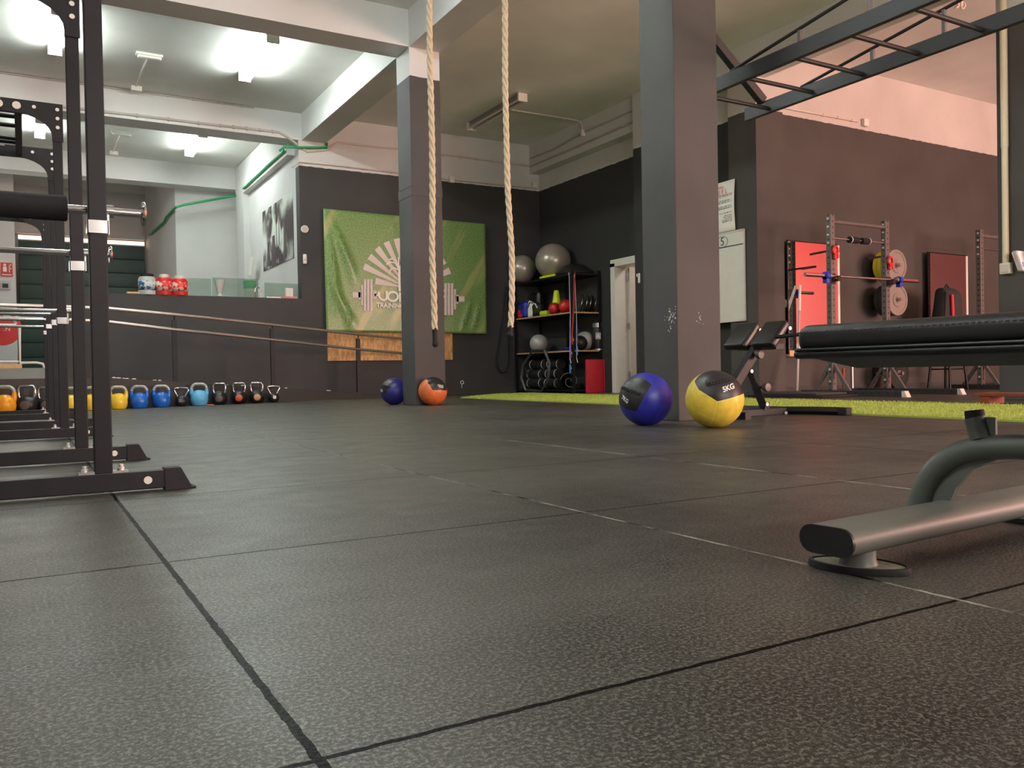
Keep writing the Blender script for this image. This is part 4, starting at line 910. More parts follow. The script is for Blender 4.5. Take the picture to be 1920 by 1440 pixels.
for j in range(n_+1):
    for (y, dx) in ((0, -.012-.02*math.sin(j/n_*PI)), (.4, -.004), (.8, -.004)): vs.append((dx, y, H_*j/n_))
sheet.add(vs, [(j*3+i, j*3+i+1, (j+1)*3+i+1, (j+1)*3+i) for j in range(n_) for i in range(2)], True)
so_ = sheet.build('paper_sheet', m_paper, t); md = so_.modifiers.new('s', 'SOLIDIFY'); md.thickness = .002
rt = MB(); vs, fs = text_mesh('L  gimnasio', .065, .0005); rt.add(vs, fs, M=frame((-.026, .34, H_*.90), (0, -1, 0), (0, 0, 1)))
vs, fs = text_mesh('M I G U E L', .085, .0005); rt.add(vs, fs, M=frame((-.026, .34, H_*.80), (0, -1, 0), (0, 0, 1))); rt.box(-.027, -.025, .04, .66, H_*.735, H_*.742)
rt.build('red_heading', m_redink, t)
bt = MB(); r6 = random.Random(8)
for row, (zz, hh_) in enumerate(((.69, .03), (.61, .012), (.575, .012), (.49, .014), (.455, .014), (.36, .014), (.31, .01), (.28, .01), (.25, .01), (.22, .01), (.19, .01))):
    y = .05; lim = .62 if row < 3 else .42 if row < 6 else .2
    while y < lim:
        w_ = r6.uniform(.01, .05) if row else .008; bt.box(-.03, -.027, y, y+w_, H_*zz, H_*zz+hh_); y += w_+r6.uniform(.012, .03)
bt.build('handwritten_lines', mat('grey_pencil', (150, 152, 146), .8, var=0), t)
# ------------------------------------------------------------------ mirrors on the right wall
def mirror(x0, x1, z0, z1, label, wood):
    t = thing('wall_mirror', label, 'mirror', (x0, 8.0, z0)); og = (x0, 8.0, z0)
    MB().box(x0, x1, 7.915, 7.92, z0, z1).build('mirror_glass', m_mirror, t, org=og)
    MB().box(x0+.1, x1-.1, 7.92, 8.0, z0+.1, z1-.1).build('backing_board', m_blk, t, org=og)
    MB().box(x1, x1+.04, 7.91, 7.93, z0, z1).build('pale_side_batten', m_box, t, org=og)
    MB().box(x0-.012, x0, 7.91, 7.925, z0, z1+.015).box(x0-.012, x1, 7.91, 7.925, z1, z1+.015).build('dark_edge', m_blk, t, org=og)
    if wood: MB().box(x0, x1, 7.9, 8.0, z0-.03, z0+.0).box(x0, x0+.09, 7.9, 7.914, z0, z0+.05).build('wood_ledge', m_ply, t, org=og)
mirror(P(1, 7.915, 1478, 560).x, P(1, 7.915, 1571, 560).x, P(1, 7.915, 1478, 664).z, P(1, 7.915, 1478, 452).z, 'tall frameless mirror reflecting the red wall, behind the squat rack with the barbell', 1)
mirror(P(1, 7.915, 1741, 560).x, P(1, 7.915, 1812, 560).x, .62, P(1, 7.915, 1741, 474).z, 'mirror reflecting dark red, left of the rack at the right column', 0)
# ------------------------------------------------------------------ drilled racks by the mirrors
m_gry = mat('grey_powder_coat', (92, 86, 84), .45, var=.1, scale=20)
def hole_mat(xc, yc, ax):
    t = NT('drilled_steel'); n = t.noise(20, 3); sep = t.n('ShaderNodeSeparateXYZ'); t.l(t.co, sep.inputs[0]); X_, Y_, Z_ = sep.outputs[:3]
    per = .075 if ax == 2 else .11
    def rep(o): return t.math('MULTIPLY', t.math('SUBTRACT', t.math('FRACT', t.math('MULTIPLY_ADD', o, 1/per, 50.5)), .5), per)
    def disc(a, b): return t.math('LESS_THAN', t.math('ADD', t.math('MULTIPLY', a, a), t.math('MULTIPLY', b, b)), .012**2)
    if ax == 2:
        r_ = rep(Z_); m = t.math('MAXIMUM', disc(t.math('SUBTRACT', X_, xc), r_), disc(t.math('SUBTRACT', Y_, yc), r_)); c1, c2 = (84, 79, 77), (98, 91, 88)
    else: m = disc(rep(Y_), t.math('SUBTRACT', Z_, .038)); c1, c2 = (38, 40, 38), (48, 50, 48)
    t.l(t.mix(m, t.mix(n, rgb(c1), rgb(c2)), rgb((6, 6, 6))), t.b.inputs['Base Color']); t.b.inputs['Roughness'].default_value = .45; return t.m
def wall_rack(xs, Y, ztop, label):
    t = thing('power_rack', label, 'rack', (sum(xs)/2, Y, 0)); og = (sum(xs)/2, Y, 0)
    for x in xs:
        u = MB().box(x, x+.075, Y, Y+.075, .06, ztop).build('upright', hole_mat(x+.0375-og[0], Y+.0375-og[1], 2), t, org=og, bevel=.004)
        for z in (ztop-.05, ztop-.15, ztop-.25, ztop-.35, .18, .33):
            MB().tube([(x-.012, Y+.0375, z), (x, Y+.0375, z)], .014, 10).build('bolt', m_bolt, u, org=og)
        f = MB().box(x-.0, x+.075, Y-.95, Y+.5, .0, .07).build('foot', hole_mat(0, 0, 1), t, org=og, bevel=.003)
        MB().prism([(x, Y-.95, 0), (x, Y-1.02, 0), (x, Y-.985, .07), (x, Y-.95, .07)], (.075, 0, 0)).build('pale_end_plate', m_conduitw, f, org=og)
        for sg in (-1, 1):
            MB().prism([(x+.02, Y+.0375+sg*.03, .42), (x+.02, Y+.0375+sg*.03, .35), (x+.02, Y+.0375+sg*.22, .07), (x+.02, Y+.0375+sg*.275, .07)], (.035, 0, 0)).build('diagonal_brace', m_gry, t, org=og)
    MB().tube([(xs[0]+.07, Y+.03, ztop-.085), (xs[1]+.005, Y+.03, ztop-.085)], .024, 14).build('pull_up_bar', m_gry, t, org=og)
    MB().box(xs[0]+.075, xs[1], Y+.4, Y+.45, .02, .07).build('base_crossbeam', m_blk2, t, org=og)
    return t
YR = 7.10; X1 = P(1, YR, 1558.5, 500).x; X2 = P(1, YR, 1661.5, 500).x
zr = P(1, YR, 1562, 402).z
wall_rack((X1, X2), YR, zr, 'grey drilled squat rack holding a barbell in front of the tall mirror')
X3 = P(1, YR, 1839, 500).x
wall_rack((X3, X3+1.1), YR, P(1, YR, 1839, 430).z, 'grey drilled squat rack half hidden by the right column')
# thin bar with two black rollers
za = P(1, YR, 1566, 446).z
t = thing('roller_bar', 'thin bar with two black foam rollers across the top of the mirror rack', 'bar', ((X1+X2)/2, YR+.03, za))
L_ = (X2-X1)/2-.01; MB().tube([(-L_+.04, 0, 0), (L_, 0, -.0)], .012, 10).build('rod', m_steel, t)
for (a, b, rr_) in ((P(1, YR, 1596, 448).x, P(1, YR, 1611, 449).x, 0), (P(1, YR, 1619, 449).x, P(1, YR, 1634, 450).x, 1)):
    c0x = (X1+X2)/2; MB().tube([(a-c0x, 0, 0), (b-c0x, 0, 0)], .042, 18).build('foam_roller', m_foam, t)
    e = (a+.02 if not rr_ else b-.02)-c0x; MB().tube([(e-.005, 0, 0), (e+.005, 0, 0)], .044, 18).build('pale_ring', m_box, t)
t = thing('roller_bar', 'second thin bar with round knob on the rack at the right column', 'bar', (X3+.5, YR+.03, za+.05))
MB().tube([(-.42, 0, 0), (.5, 0, 0)], .014, 10).build('rod', m_steel, t); MB().ball((.1, 0, 0), .03, seg=14, rings=8).build('knob', m_box, t)
# barbell on the rack
A_, B_ = P(1, YR-.05, 1510, 515), P(1, YR-.05, 1720, 527); zb = (A_.z+B_.z)/2; xm = (A_.x+B_.x)/2; hl = (B_.x-A_.x)/2
t = thing('barbell', 'steel barbell with blue collars racked in front of the tall mirror', 'barbell', (xm, YR-.045, zb))
MB().tube([(-hl+.4, 0, 0), (hl-.4, 0, 0)], .0145, 14).build('shaft', m_steel, t)
for s_ in (-1, 1):
    MB().tube([(s_*hl, 0, 0), (s_*(hl-.42), 0, 0)], .025, 16).build('sleeve', m_chrome, t)
    MB().tube([(s_*(hl-.42), 0, 0), (s_*(hl-.45), 0, 0)], .038, 16).build('sleeve_stop', m_steel, t)
    cl = MB().tube([(s_*(hl-.40), 0, 0), (s_*(hl-.35), 0, 0)], .05, 18).box(min(s_*(hl-.40), s_*(hl-.35)), max(s_*(hl-.40), s_*(hl-.35)), -.03, .03, -.09, -.02); cl.build('blue_collar', m_bluep, t)
for x in (X1, X2):
    lab = 'dark hook holding the barbell on the left upright of the mirror rack' if x == X1 else 'dark hook holding the barbell on the right upright of the mirror rack'
    o = thing('rack_hook', lab, 'hook', (x+.0375, YR, zb-.03)); MB().box(-.03, .03, -.08, -.0, -.03, -.0).box(-.03, .03, -.09, -.078, -.03, .035).build('hook_arm', m_blk, o); MB().box(-.036, .036, -.008, -.002, -.06, .07).build('hook_plate', m_blk, o)
for (x, zq) in ((X1, P(1, YR, 1568, 470).z), (X2, P(1, YR, 1671, 490).z)):
    lab = 'red spring clip clamped on the left upright above the barbell' if x == X1 else 'red spring clip clamped on the right upright above the barbell'
    o = thing('barbell_clip', lab, 'clip', (x+.05, YR-.03, zq))
    MB().tube([(.045*math.cos(a), 0, .045*math.sin(a)) for a in [i*PI/9 for i in range(18)]], .017, 10, closed=True).build('clip_ring', m_redp, o)
    MB().rbox(-.03, .0, -.02, .02, -.12, -.05, .01).rbox(.01, .045, -.02, .02, -.10, -.045, .01).build('clip_lever', m_redp, o)
for (a, b, lab) in ((( 1520, 477), (1550, 471), 'short dark peg on the wall side of the left upright, upper one'), ((1504, 504), (1529, 500), 'short dark peg seen before the tall mirror, lower one'), ((1626, 485), (1654, 481), 'short dark peg left of the hung plates')):
    p0 = P(1, 7.2, *a); p1 = P(1, 7.35, *b); one(MB().tube([p0, p1], .014, 10), 'rack_peg', m_blk, lab, 'peg', tuple(p0))
# plates on wall pegs
m_plg = mat('pale_grey_plate', (134, 124, 116), .5, var=.06); m_ply_ = mat('yellow_plate', (196, 178, 40), .5, var=.06)
def plate_stack(px_, py_, mats, label):
    c = P(1, 7.62, px_, py_); x, z = c.x, c.z
    o = thing('plate_peg', 'steel wall peg carrying '+label, 'peg', (x, 7.98, z)); MB().tube([(0, 0, 0), (0, -.44, 0)], .025, 14).build('peg_tube', m_steel, o); MB().box(-.05, .05, -.01, .02, -.1, .1).build('peg_plate', m_blk, o)
    y = 7.60
    for k, mm in enumerate(mats):
        th = .055 if mm is not m_plg else .045
        o = thing('weight_plate', ['front', 'second', 'third', 'rear'][k]+' '+{'pale_grey_plate': 'pale grey', 'yellow_plate': 'yellow', 'black_rubber': 'black'}[mm.name]+' bumper plate on the wall peg with '+label, 'weight plate', (x, y+th/2, z), group='bumper plates on wall pegs')
        b = MB().lathe([(.026, -th/2), (.07, -th/2), (.075, -th/2-.003), (.10, -th/2-.003), (.105, -th/2+.008), (.185, -th/2+.008), (.19, -th/2), (.22, -th/2), (.225, -th/2+.006), (.225, th/2-.006), (.22, th/2), (.026, th/2)], 48, Matrix.Rotation(-R90, 4, 'X')); b.build('disc', mm, o)
        MB().lathe([(.0255, -th/2-.004), (.045, -th/2-.004), (.045, th/2+.001), (.0255, th/2+.001)], 24, Matrix.Rotation(-R90, 4, 'X')).build('hub_ring', m_steel, o)
        y += th+.006
plate_stack(1679, 498, [m_plg, m_ply_, m_ply_, m_ply_], 'the yellow plates')
plate_stack(1681, 562, [m_plg, m_rub, m_rub, m_rub], 'the lower grey plate')
plate_stack(1684, 700, [m_rub, m_rub], 'black plates near the floor')
# platform mats, poles, stool and backpack
o = thing('lifting_mat', 'stack of dark floor mats beside the mirror rack', 'mat', (8.3, 7.2, 0))
MB().rbox(-.33, .32, -.55, .62, .0, .028, .008).build('lower_mat', m_rub, o); MB().rbox(-.25, .30, -.40, .60, .029, .055, .008).build('upper_mat', m_half, o)
p0, p1 = P(1, 7.6, 1495, 735), P(1, 7.88, 1500, 535)
t = thing('broomstick', 'grey pole with white grip leaning on the wall beside the mirror', 'pole', (p0.x, 7.6, .06)); a_ = Vector((p0.x, 7.6, .06))
MB().tube([a_, a_.lerp(p1, .75)], .014, 12).build('pole_shaft', m_conduit, t, org=a_); MB().tube([a_.lerp(p1, .75), p1], [.02, .017], 12).build('white_grip', m_box, t, org=a_)
b0 = P(1, 7.75, 1598, 735); one(MB().cyl((b0.x, 7.75, 0), (b0.x, 7.75, .42), .022), 'short_pole', m_steel, 'short steel tube standing upright at the wall under the bench pad', 'tube', (b0.x, 7.75, 0))
b0 = P(1, 7.6, 1582, 735); one(MB().cyl((b0.x, 7.6, 0), (b0.x, 7.6, .34), .02), 'short_pole', m_wood, 'short brown tube standing beside the steel tube', 'tube', (b0.x, 7.6, 0))
b0 = P(1, 7.45, 1776, 640)
t = thing('bar_stool', 'black stool under the backpack before the second mirror', 'stool', (b0.x, 7.45, 0)); MB().rbox(-.2, .2, -.17, .17, .70, .75, .02).build('seat', m_vinyl, t)
for sx in (-1, 1):
    for sy in (-1, 1): MB().tube([(sx*.15, sy*.12, .70), (sx*.21, sy*.17, 0)], .018, 10).build('leg', m_blk, t)
MB().tube([(-.18, -.145, .3), (.18, -.145, .3), (.18, .145, .3), (-.18, .145, .3)], .011, 8, closed=True).build('foot_ring', m_blk, t)
zb0 = P(1, 7.45, 1776, 540).z
t = thing('backpack', 'dark backpack with red stripe standing before the second mirror', 'backpack', (b0.x, 7.45, .75)); hh = zb0-.75
bp = MB().rbox(-.30, .30, -.14, .13, 0, hh, .12, k=5)
bp.v = [(x*(1-.45*(z/hh)**2)+.02*math.sin(z*23), y*(1-.2*z/hh)+.02*math.sin(x*30+z*10), z) for x, y, z in bp.v]
bp.build('bag_body', mat('dark_green_nylon', (34, 38, 34), .75, var=.25, scale=14, bump=.3, bscale=30), t)
MB().prism([(-.10, -.155, .1), (-.05, -.155, .1), (-.06, -.145, hh*.85), (-.10, -.145, hh*.85)], (0, .02, 0)).build('red_stripe', m_redd, t)
MB().tube([(-.17, -.1, hh*.9), (-.25, -.14, hh*.6), (-.30, -.15, .12)], .014, 8).tube([(-.06, 0, hh-.02), (0, 0, hh+.05), (.07, 0, hh-.02)], .013, 8).build('strap', m_rub, t)
MB().tube([(-.31, -.16, .20), (-.33, -.17, .02)], .022, 8).build('white_buckle', m_box, t)
# ------------------------------------------------------------------ pipe, box and bag on the right column
xc_ = CX-.035
p0 = P(0, xc_, 1886, 495)
t = thing('cable_pipe', 'cream cable pipe running down the right column into a white box', 'pipe', tuple(p0))
MB().tube([(0, 0, 0), (0, 0, 1.15)], .03, 16).tube([(0, 0, 1.15), (0, 0, BZ-p0.z)], .034, 16).build('pipe_tube', mat('cream_pipe', (226, 214, 186), .4, var=.04), t)
MB().rbox(-.03, .035, -.055, .05, -.10, .01, .008).build('switch_box', m_box, t); MB().rbox(-.038, -.028, -.04, .035, -.085, -.01, .004).build('switch_plate', m_conduitw, t)
p0 = P(0, CX-.06, 1912, 490); t = thing('plastic_bag', 'crumpled clear bag with blue print hanging on the right column', 'bag', tuple(p0))
b = MB().rbox(-.05, .06, -.03, .03, -.1, .1, .02, k=4); b.v = [(x*(1+.5*z/.1*.5)+z*.3*-1+.008*math.sin(z*90), y+.012*math.sin(x*80+z*60), z) for x, y, z in b.v]; b.build('bag_film', mat('crumpled_film', (200, 190, 190), .3, var=.1, scale=20), t)
MB().rbox(-.02, .05, -.04, -.02, -.06, -.01, .008).build('blue_print', mat('print_blue', (70, 140, 200), .4, var=0), t)
# low wooden bench at the right edge
p0 = P(0, 7.5, 1825, 737); x0 = 7.5
t = thing('step_bench', 'low orange wooden bench standing on the dark strip at the right edge', 'bench', (x0+.13, p0.y-1.0, 0)); zt2 = P(0, x0, 1830, 736.5).z
MB().box(-.13, .13, -1.2, 1.0, zt2-.03, zt2).build('seat_plank', m_wood, t, bevel=.004)
for y in (.86, -1.05): MB().box(-.12, .12, y, y+.09, 0, zt2-.03).build('leg', m_wood, t, bevel=.003)
# ------------------------------------------------------------------ monkey bar rig
ZB = 2.5; XA, XB = 4.69, 5.46; m_rig = mat('dark_rig_paint', (34, 35, 36), .5, var=.2, scale=5)
t = thing('monkey_bar_rig', 'black overhead monkey bar rig with cross rungs beside the big column', 'monkey bars', (5.07, 3, ZB)); og = (5.07, 3, ZB)
yend = 5.32
for (x, ye) in ((XA, yend), (XB, yend)):
    r_ = MB().box(x-.02, x+.02, -2.6, ye, ZB, ZB+.11).build('rail', m_rig, t, org=og, bevel=.003)
ys_ = []
y = 5.05; k = 0
while y > -2.5:
    MB().tube([(XA+.01, y, ZB+.055-.02), (XB-.01, y, ZB+.055-.02)], .0165, 12).build('rung', m_rig, t, org=og); ys_.append(y); y -= .455
for x in (XA, XB):
    MB().tube([(x, 4.72, ZB+.115), (x, 3.1, ZB+.33), (x, 1.2, ZB+.58), (x, -.7, ZB+.33), (x, -2.3, ZB+.115)], .0125, 8).build('tension_rod', m_rig, t, org=og)
    for (y, h) in ((4.06, .19), (3.5, .27), (2.4, .42), (1.2, .57), (0, .42), (-1.2, .27)): MB().box(x-.012, x+.012, y-.012, y+.012, ZB+.11, ZB+h).build('strut_post', m_gry, t, org=og)
s0_ = P(1, 5.1, 1343, 72); s1_ = P(1, 5.1, 1435, 188); dd = (s0_-s1_).normalized(); s2_ = s1_+dd*((BZ-s1_.z)/dd.z)
nn = Vector((dd.z, 0, -dd.x))*.035
MB().prism([tuple(s1_-nn), tuple(s1_+nn), tuple(s2_+nn), tuple(s2_-nn)], (0, .06, 0)).build('diagonal_stay', m_rig, t, org=og)
for x in (XA, XB): MB().box(x-.02, x+.02, -2.6, -2.55, .013, ZB).build('rear_post', m_rig, t, org=og)
p0 = P(2, 4.38, 1796, 12); t = thing('cable_bundle', 'tangled pale cable bundle hanging from the ceiling at the top right', 'cable', tuple(p0)); cb_ = MB(); r8 = random.Random(4)
p = [Vector((r8.uniform(-.14, .14), r8.uniform(-.06, .06), r8.uniform(-.1, .12))) for _ in range(14)]
q = []
for i in range(len(p)-1):
    for k in range(4): q.append(p[i].lerp(p[i+1], k/4))
for _ in range(4): q = [q[0]]+[(q[i-1]+q[i]+q[i+1])/3 for i in range(1, len(q)-1)]+[q[-1]]
cb_.tube(q, .012, 8).tube([q[0], Vector((q[0].x, q[0].y, 4.6-p0.z))], .01, 8).build('cables', m_conduitw, t)
# ------------------------------------------------------------------ hyperextension bench
YC = 4.62; t = thing('hyperextension_bench', 'black hyperextension bench with two tilted pads behind the yellow ball', 'bench', (4.7, YC, 0)); og = (4.7, YC, 0)
a_, b_ = P(1, YC, 1376, 722), P(1, YC, 1419, 652); dd = (b_-a_).normalized(); a_ = a_-dd*((a_.z-.05)/dd.z)
nn = Vector((-dd.z, 0, dd.x))*.035
MB().prism([tuple(a_-nn+Vector((0, -.03, 0))), tuple(b_-nn+Vector((0, -.03, 0))), tuple(b_+nn+Vector((0, -.03, 0))), tuple(a_+nn+Vector((0, -.03, 0)))], (0, .06, 0)).build('main_beam', m_blk2, t, org=og, bevel=.003)
u0, u1 = P(1, YC, 1404, 694), P(1, YC, 1434, 768)
MB().tube([u0, u0.lerp(u1, .5)], .03, 4).build('adjusting_tube', m_blk2, t, org=og); MB().tube([u0.lerp(u1, .4), u1], .038, 4).build('strut_sleeve', m_blk2, t, org=og)
for k in range(3): h_ = u0.lerp(u1, .18+.1*k)+Vector((0, -.024, 0)); MB().tube([h_, h_+Vector((0, -.003, 0))], .008, 10).build('hole', m_ink, t, org=og)
for q_ in (P(1, YC-.05, 1419, 665), P(1, YC-.05, 1432, 726)):
    MB().lathe([(.012, 0), (.012, .035), (.03, .04), (.034, .055), (.03, .075), (.001, .078)], 18, Matrix.Translation(q_+Vector((0, .03, 0))) @ Matrix.Rotation(R90, 4, 'X') ).build('chrome_knob', m_gry, t, org=og)
for q_ in (P(1, YC-.04, 1410, 696), P(1, YC-.04, 1439, 758)):
    MB().tube([q_, q_+Vector((0, .02, 0))], .014, 10).build('bolt', m_bolt, t, org=og)
MB().prism([tuple(P(1, YC-.035, 1433, 770)), tuple(P(1, YC-.035, 1442, 770)), tuple(P(1, YC-.035, 1443, 754)), tuple(P(1, YC-.035, 1437, 754))], (0, .07, 0)).build('bracket', m_blk2, t, org=og)
xe = P(1, YC, 1470, 778).x
MB().box(max(4.40, a_.x-.15), xe, YC-.03, YC+.03, .0, .05).build('base_tube', m_blk2, t, org=og, bevel=.003)
e1 = P(2, .026, 1582, 772); mid = Vector((xe+.0, YC, .026)); far_ = Vector((xe-.05, YC+.42, .026))
arcp = [far_, far_.lerp(mid, .5)+Vector((.04, 0, 0)), mid, mid.lerp(e1, .35)+Vector((.05, -.0, 0)), mid.lerp(e1, .7)+Vector((.04, 0, 0)), e1]
MB().tube(arcp, .034, 4).build('curved_foot', m_blk, t, org=og)
MB().rbox(e1.x-.035, e1.x+.03, e1.y-.05, e1.y+.03, 0, .058, .006).build('rubber_cap', m_rub, t, org=og)
MB().tube([P(1, YC-.04, 1474, 774), P(1, YC-.045, 1474, 774)], .012, 10).build('bolt', m_bolt, t, org=og)
MB().box(4.385, 4.44, YC-.3, YC+.3, 0, .05).build('rear_foot', m_blk2, t, org=og)
for (yo, pl) in ((-.25, 0), (.04, 1)):
    yn = YC+yo
    lo_, hi_ = P(1, YC-.25, 1446, 644), P(1, YC-.25, 1476, 598)
    lo_ = Vector((lo_.x, yn, lo_.z)); hi_ = Vector((hi_.x, yn, hi_.z)); ax_ = (hi_-lo_).normalized(); nrm_ = Vector((-ax_.z, 0, ax_.x)); ln = (hi_-lo_).length
    Mp = Matrix(((ax_.x, 0, nrm_.x, lo_.x), (0, 1, 0, lo_.y), (ax_.z, 0, nrm_.z, lo_.z), (0, 0, 0, 1)))
    pd = MB().rbox(0, ln, 0, .215, -.065, 0, .022, M=Mp, k=4).build('pad', m_vinyl, t, org=og)
    MB().box(.03, ln-.03, .06, .12, -.085, -.06, M=Mp).build('pad_plate', m_blk2, pd, org=og)
    MB().tube([Mp @ Vector((ln*.85, -.012, -.06)), Mp @ Vector((ln*.85, .0, -.06))], .014, 12).build('bolt', m_bolt, pd, org=og)
pb = b_+dd*.03
MB().box(pb.x-.03, pb.x+.05, YC-.2, YC+.2, pb.z-.04, pb.z).build('pad_crossbar', m_blk2, t, org=og)
h0, h1 = P(1, YC-.25, 1456, 632), P(1, YC-.4, 1500, 627)
MB().tube([Vector((pb.x, YC-.1, pb.z)), h0, h1, h1+Vector((.05, -.02, .0))], .014, 10).build('handle', m_blk, t, org=og)
# ------------------------------------------------------------------ weight bench in the foreground
al = math.radians(4); ev = Vector((math.cos(al), math.sin(al), 0)); dv = Vector((math.sin(al), -math.cos(al), 0)); W0 = Vector((1.625, 1.02, 0))
def B(e, d, z): return W0+ev*e+dv*d+Vector((0, 0, z))
MW = Matrix(((ev.x, dv.x, 0, W0.x), (ev.y, dv.y, 0, W0.y), (0, 0, 1, 0), (0, 0, 0, 1)))
def BP(x, y, e=0):                                      # pixel -> vertical plane through the bench axis
    d = ray(x, y); k = (W0+ev*e).dot(ev)/d.dot(ev); return Vector((0, 0, CH))+d*k
m_bench = mat('bronze_grey_enamel', (98, 102, 95), .46, var=.08, scale=6, metal=.05)
t = thing('weight_bench', 'large black padded bench with bronze grey tube base at the right edge', 'bench', tuple(W0)); og = W0
def oval(z0, z1, w):
    return [(w*math.cos(a)/2*(1 if abs(math.cos(a)) < .01 else 1), (z0+z1)/2+(z1-z0)/2*math.sin(a)) for a in [0]]
hw, hz = .053, .0245
sec = []
for sgn, cx_ in ((1, hw-hz), (-1, -(hw-hz))):
    for i in range(9):
        a = (-R90+PI*i/8) if sgn > 0 else (R90+PI*i/8); sec.append((cx_+hz*math.cos(a), .0605+hz*math.sin(a)))
def obar(e0, e1, nm, mm, grow=0):
    n = len(sec); vs = [tuple(B(e, dd_*(1+grow), .0605+(z-.0605)*(1+grow))) for e in (e0, e1) for dd_, z in sec]
    mb = MB().add(vs, [(i, (i+1) % n, n+(i+1) % n, n+i) for i in range(n)], True); mb.f += [tuple(reversed(range(n))), tuple(range(n, 2*n))]; mb.sm += [False, False]
    return mb.build(nm, mm, t, org=og)
base = obar(-.43, .43, 'cross_tube', m_bench)
for s_ in (-1, 1): obar(s_*.43, s_*.436, 'end_cap', m_vinyl, .02)
for s_ in (-1, 1):
    pt = MB(); n = 28; out = []
    for i in range(n):
        a = 2*PI*i/n; out.append((math.copysign(abs(math.cos(a))**1.0, math.cos(a))*.052, math.copysign(abs(math.sin(a))**1.35, math.sin(a))*.086))
    Mo = Matrix.Translation(B(s_*.352, .006, 0)) @ Matrix.Rotation(al+.35, 4, 'Z')
    pt.add([(x*f_, y*f_, z) for (f_, z) in ((1, 0), (1.02, .004), (1, .012), (.93, .013), (.9, .0095)) for x, y in out], [(j*n+i, j*n+(i+1) % n, (j+1)*n+(i+1) % n, (j+1)*n+i) for j in range(4) for i in range(n)]+[tuple(range(4*n, 5*n))], True, Mo)
    ft = pt.build('rubber_foot', m_rub, t, org=og)
    MB().add([(x*.9, y*.9, .0105) for x, y in out], [tuple(range(n))], False, Mo).build('dusty_top', mat('dust', (126, 124, 108), .8, var=.25, scale=80), ft, org=og)
    MB().lathe([(.001, .009), (.034, .009), (.03, .02), (.03, .04), (.001, .04)], 24, Matrix.Translation(B(s_*.352, .006, 0))).build('foot_puck', m_bench, ft, org=og)
ar = [BP(*p) for p in ((1722, 958), (1728, 935), (1737, 908), (1752, 884), (1776, 862), (1806, 847), (1840, 840), (1880, 838), (1920, 837))]
endp = ar[-1]; tail = [B(0, .45, endp.z+.0), B(0, 1.3, endp.z), B(0, 1.45, endp.z-.03)]
sm = ar+tail
for _ in range(2): sm = [sm[0]]+[v for i in range(len(sm)-1) for v in (sm[i].lerp(sm[i+1], .25), sm[i].lerp(sm[i+1], .75))]+[sm[-1]]
MB().tube(sm, .0245, 20).build('arched_spine', m_bench, t, org=og)
g0 = [BP(*p) for p in ((1748, 950), (1778, 953), (1795, 915), (1825, 880), (1870, 862), (1800, 850), (1765, 880))]
MB().prism([tuple(g-ev*.006) for g in g0], ev*.012).build('gusset', m_bench, t, org=og)
s0b, s1b = BP(1840, 822), BP(1829, 783)
so2 = MB().tube([s0b, s1b], .0205, 20).build('socket', m_bench, t, org=og); MB().tube([s1b-Vector((0, 0, .004)), BP(1826.5, 769)], [.0185, .0175], 20).build('black_plug', m_rub, so2, org=og)
q0_ = s1b.lerp(s0b, .05); MB().box(-.003, .003, -.018, .02, -.04, .004, M=Matrix.Translation(q0_+dv*.022)).build('socket_tab', m_bench, so2, org=og)
# upholstered pad
pdm = MB().rbox(-.135, .135, -.29, .86, .392, .4525, .024, M=MW, k=6); pad = pdm.build('pad', m_vinyl, t, org=og)
MB().rbox(-.139, .139, -.293, .863, .379, .398, .009, M=MW, k=3).build('pad_border', m_vinyl, pad, org=og)
def ring_path(hx_, y0, y1, z, r): 
    pts = []
    for (cx_, cy_, a0) in ((hx_-r, y1-r, 0), (-hx_+r, y1-r, R90), (-hx_+r, y0+r, PI), (hx_-r, y0+r, 3*R90)):
        for i in range(6): a = a0+R90*i/5; pts.append(MW @ Vector((cx_+r*math.cos(a), cy_+r*math.sin(a), z)))
    return pts
MB().tube(ring_path(.139, -.293, .863, .3985, .02), .0035, 8, closed=True).build('piping', m_vinyl, pad, org=og)
st = MB(); rp_ = ring_path(.134, -.289, .859, .4365, .022)
tot = [rp_[i].lerp(rp_[(i+1) % len(rp_)], f_) for i in range(len(rp_)) for f_ in [k/max(1, int((rp_[(i+1) % len(rp_)]-rp_[i]).length/.012)) for k in range(max(1, int((rp_[(i+1) % len(rp_)]-rp_[i]).length/.012)))]]
for i in range(len(tot)-1):
    a, b = tot[i], tot[i+1]
    if (b-a).length < .02: st.tube([a.lerp(b, .2), a.lerp(b, .75)], .0016, 5)
st.build('stitching', mat('grey_thread', (84, 84, 78), .8, var=0), pad, org=og)
bd = [(-.12, -.25), (.12, -.25), (.12, .82), (-.12, .82)]
lo_b = [(-.085, -.17), (.085, -.17), (.085, .74), (-.085, .74)]
MB().add([tuple(MW @ Vector((x, y, .379))) for x, y in bd]+[tuple(MW @ Vector((x, y, .357))) for x, y in lo_b], [(0, 1, 2, 3), (7, 6, 5, 4), (0, 4, 5, 1), (1, 5, 6, 2), (2, 6, 7, 3), (3, 7, 4, 0)]).build('support_board', mat('grey_green_board', (98, 102, 97), .6, var=.08), t, org=og)
for d_ in (.62, .8): MB().box(-.03, .03, d_-.03, d_+.03, endp.z, .36, M=MW).build('support_post', m_bench, t, org=og)
MB().tube([B(-.25, 1.45, .02), B(.25, 1.45, .02)], .022, 14).tube([B(0, 1.45, .02), B(0, 1.43, endp.z-.02)], .024, 14).build('rear_foot', m_bench, t, org=og)
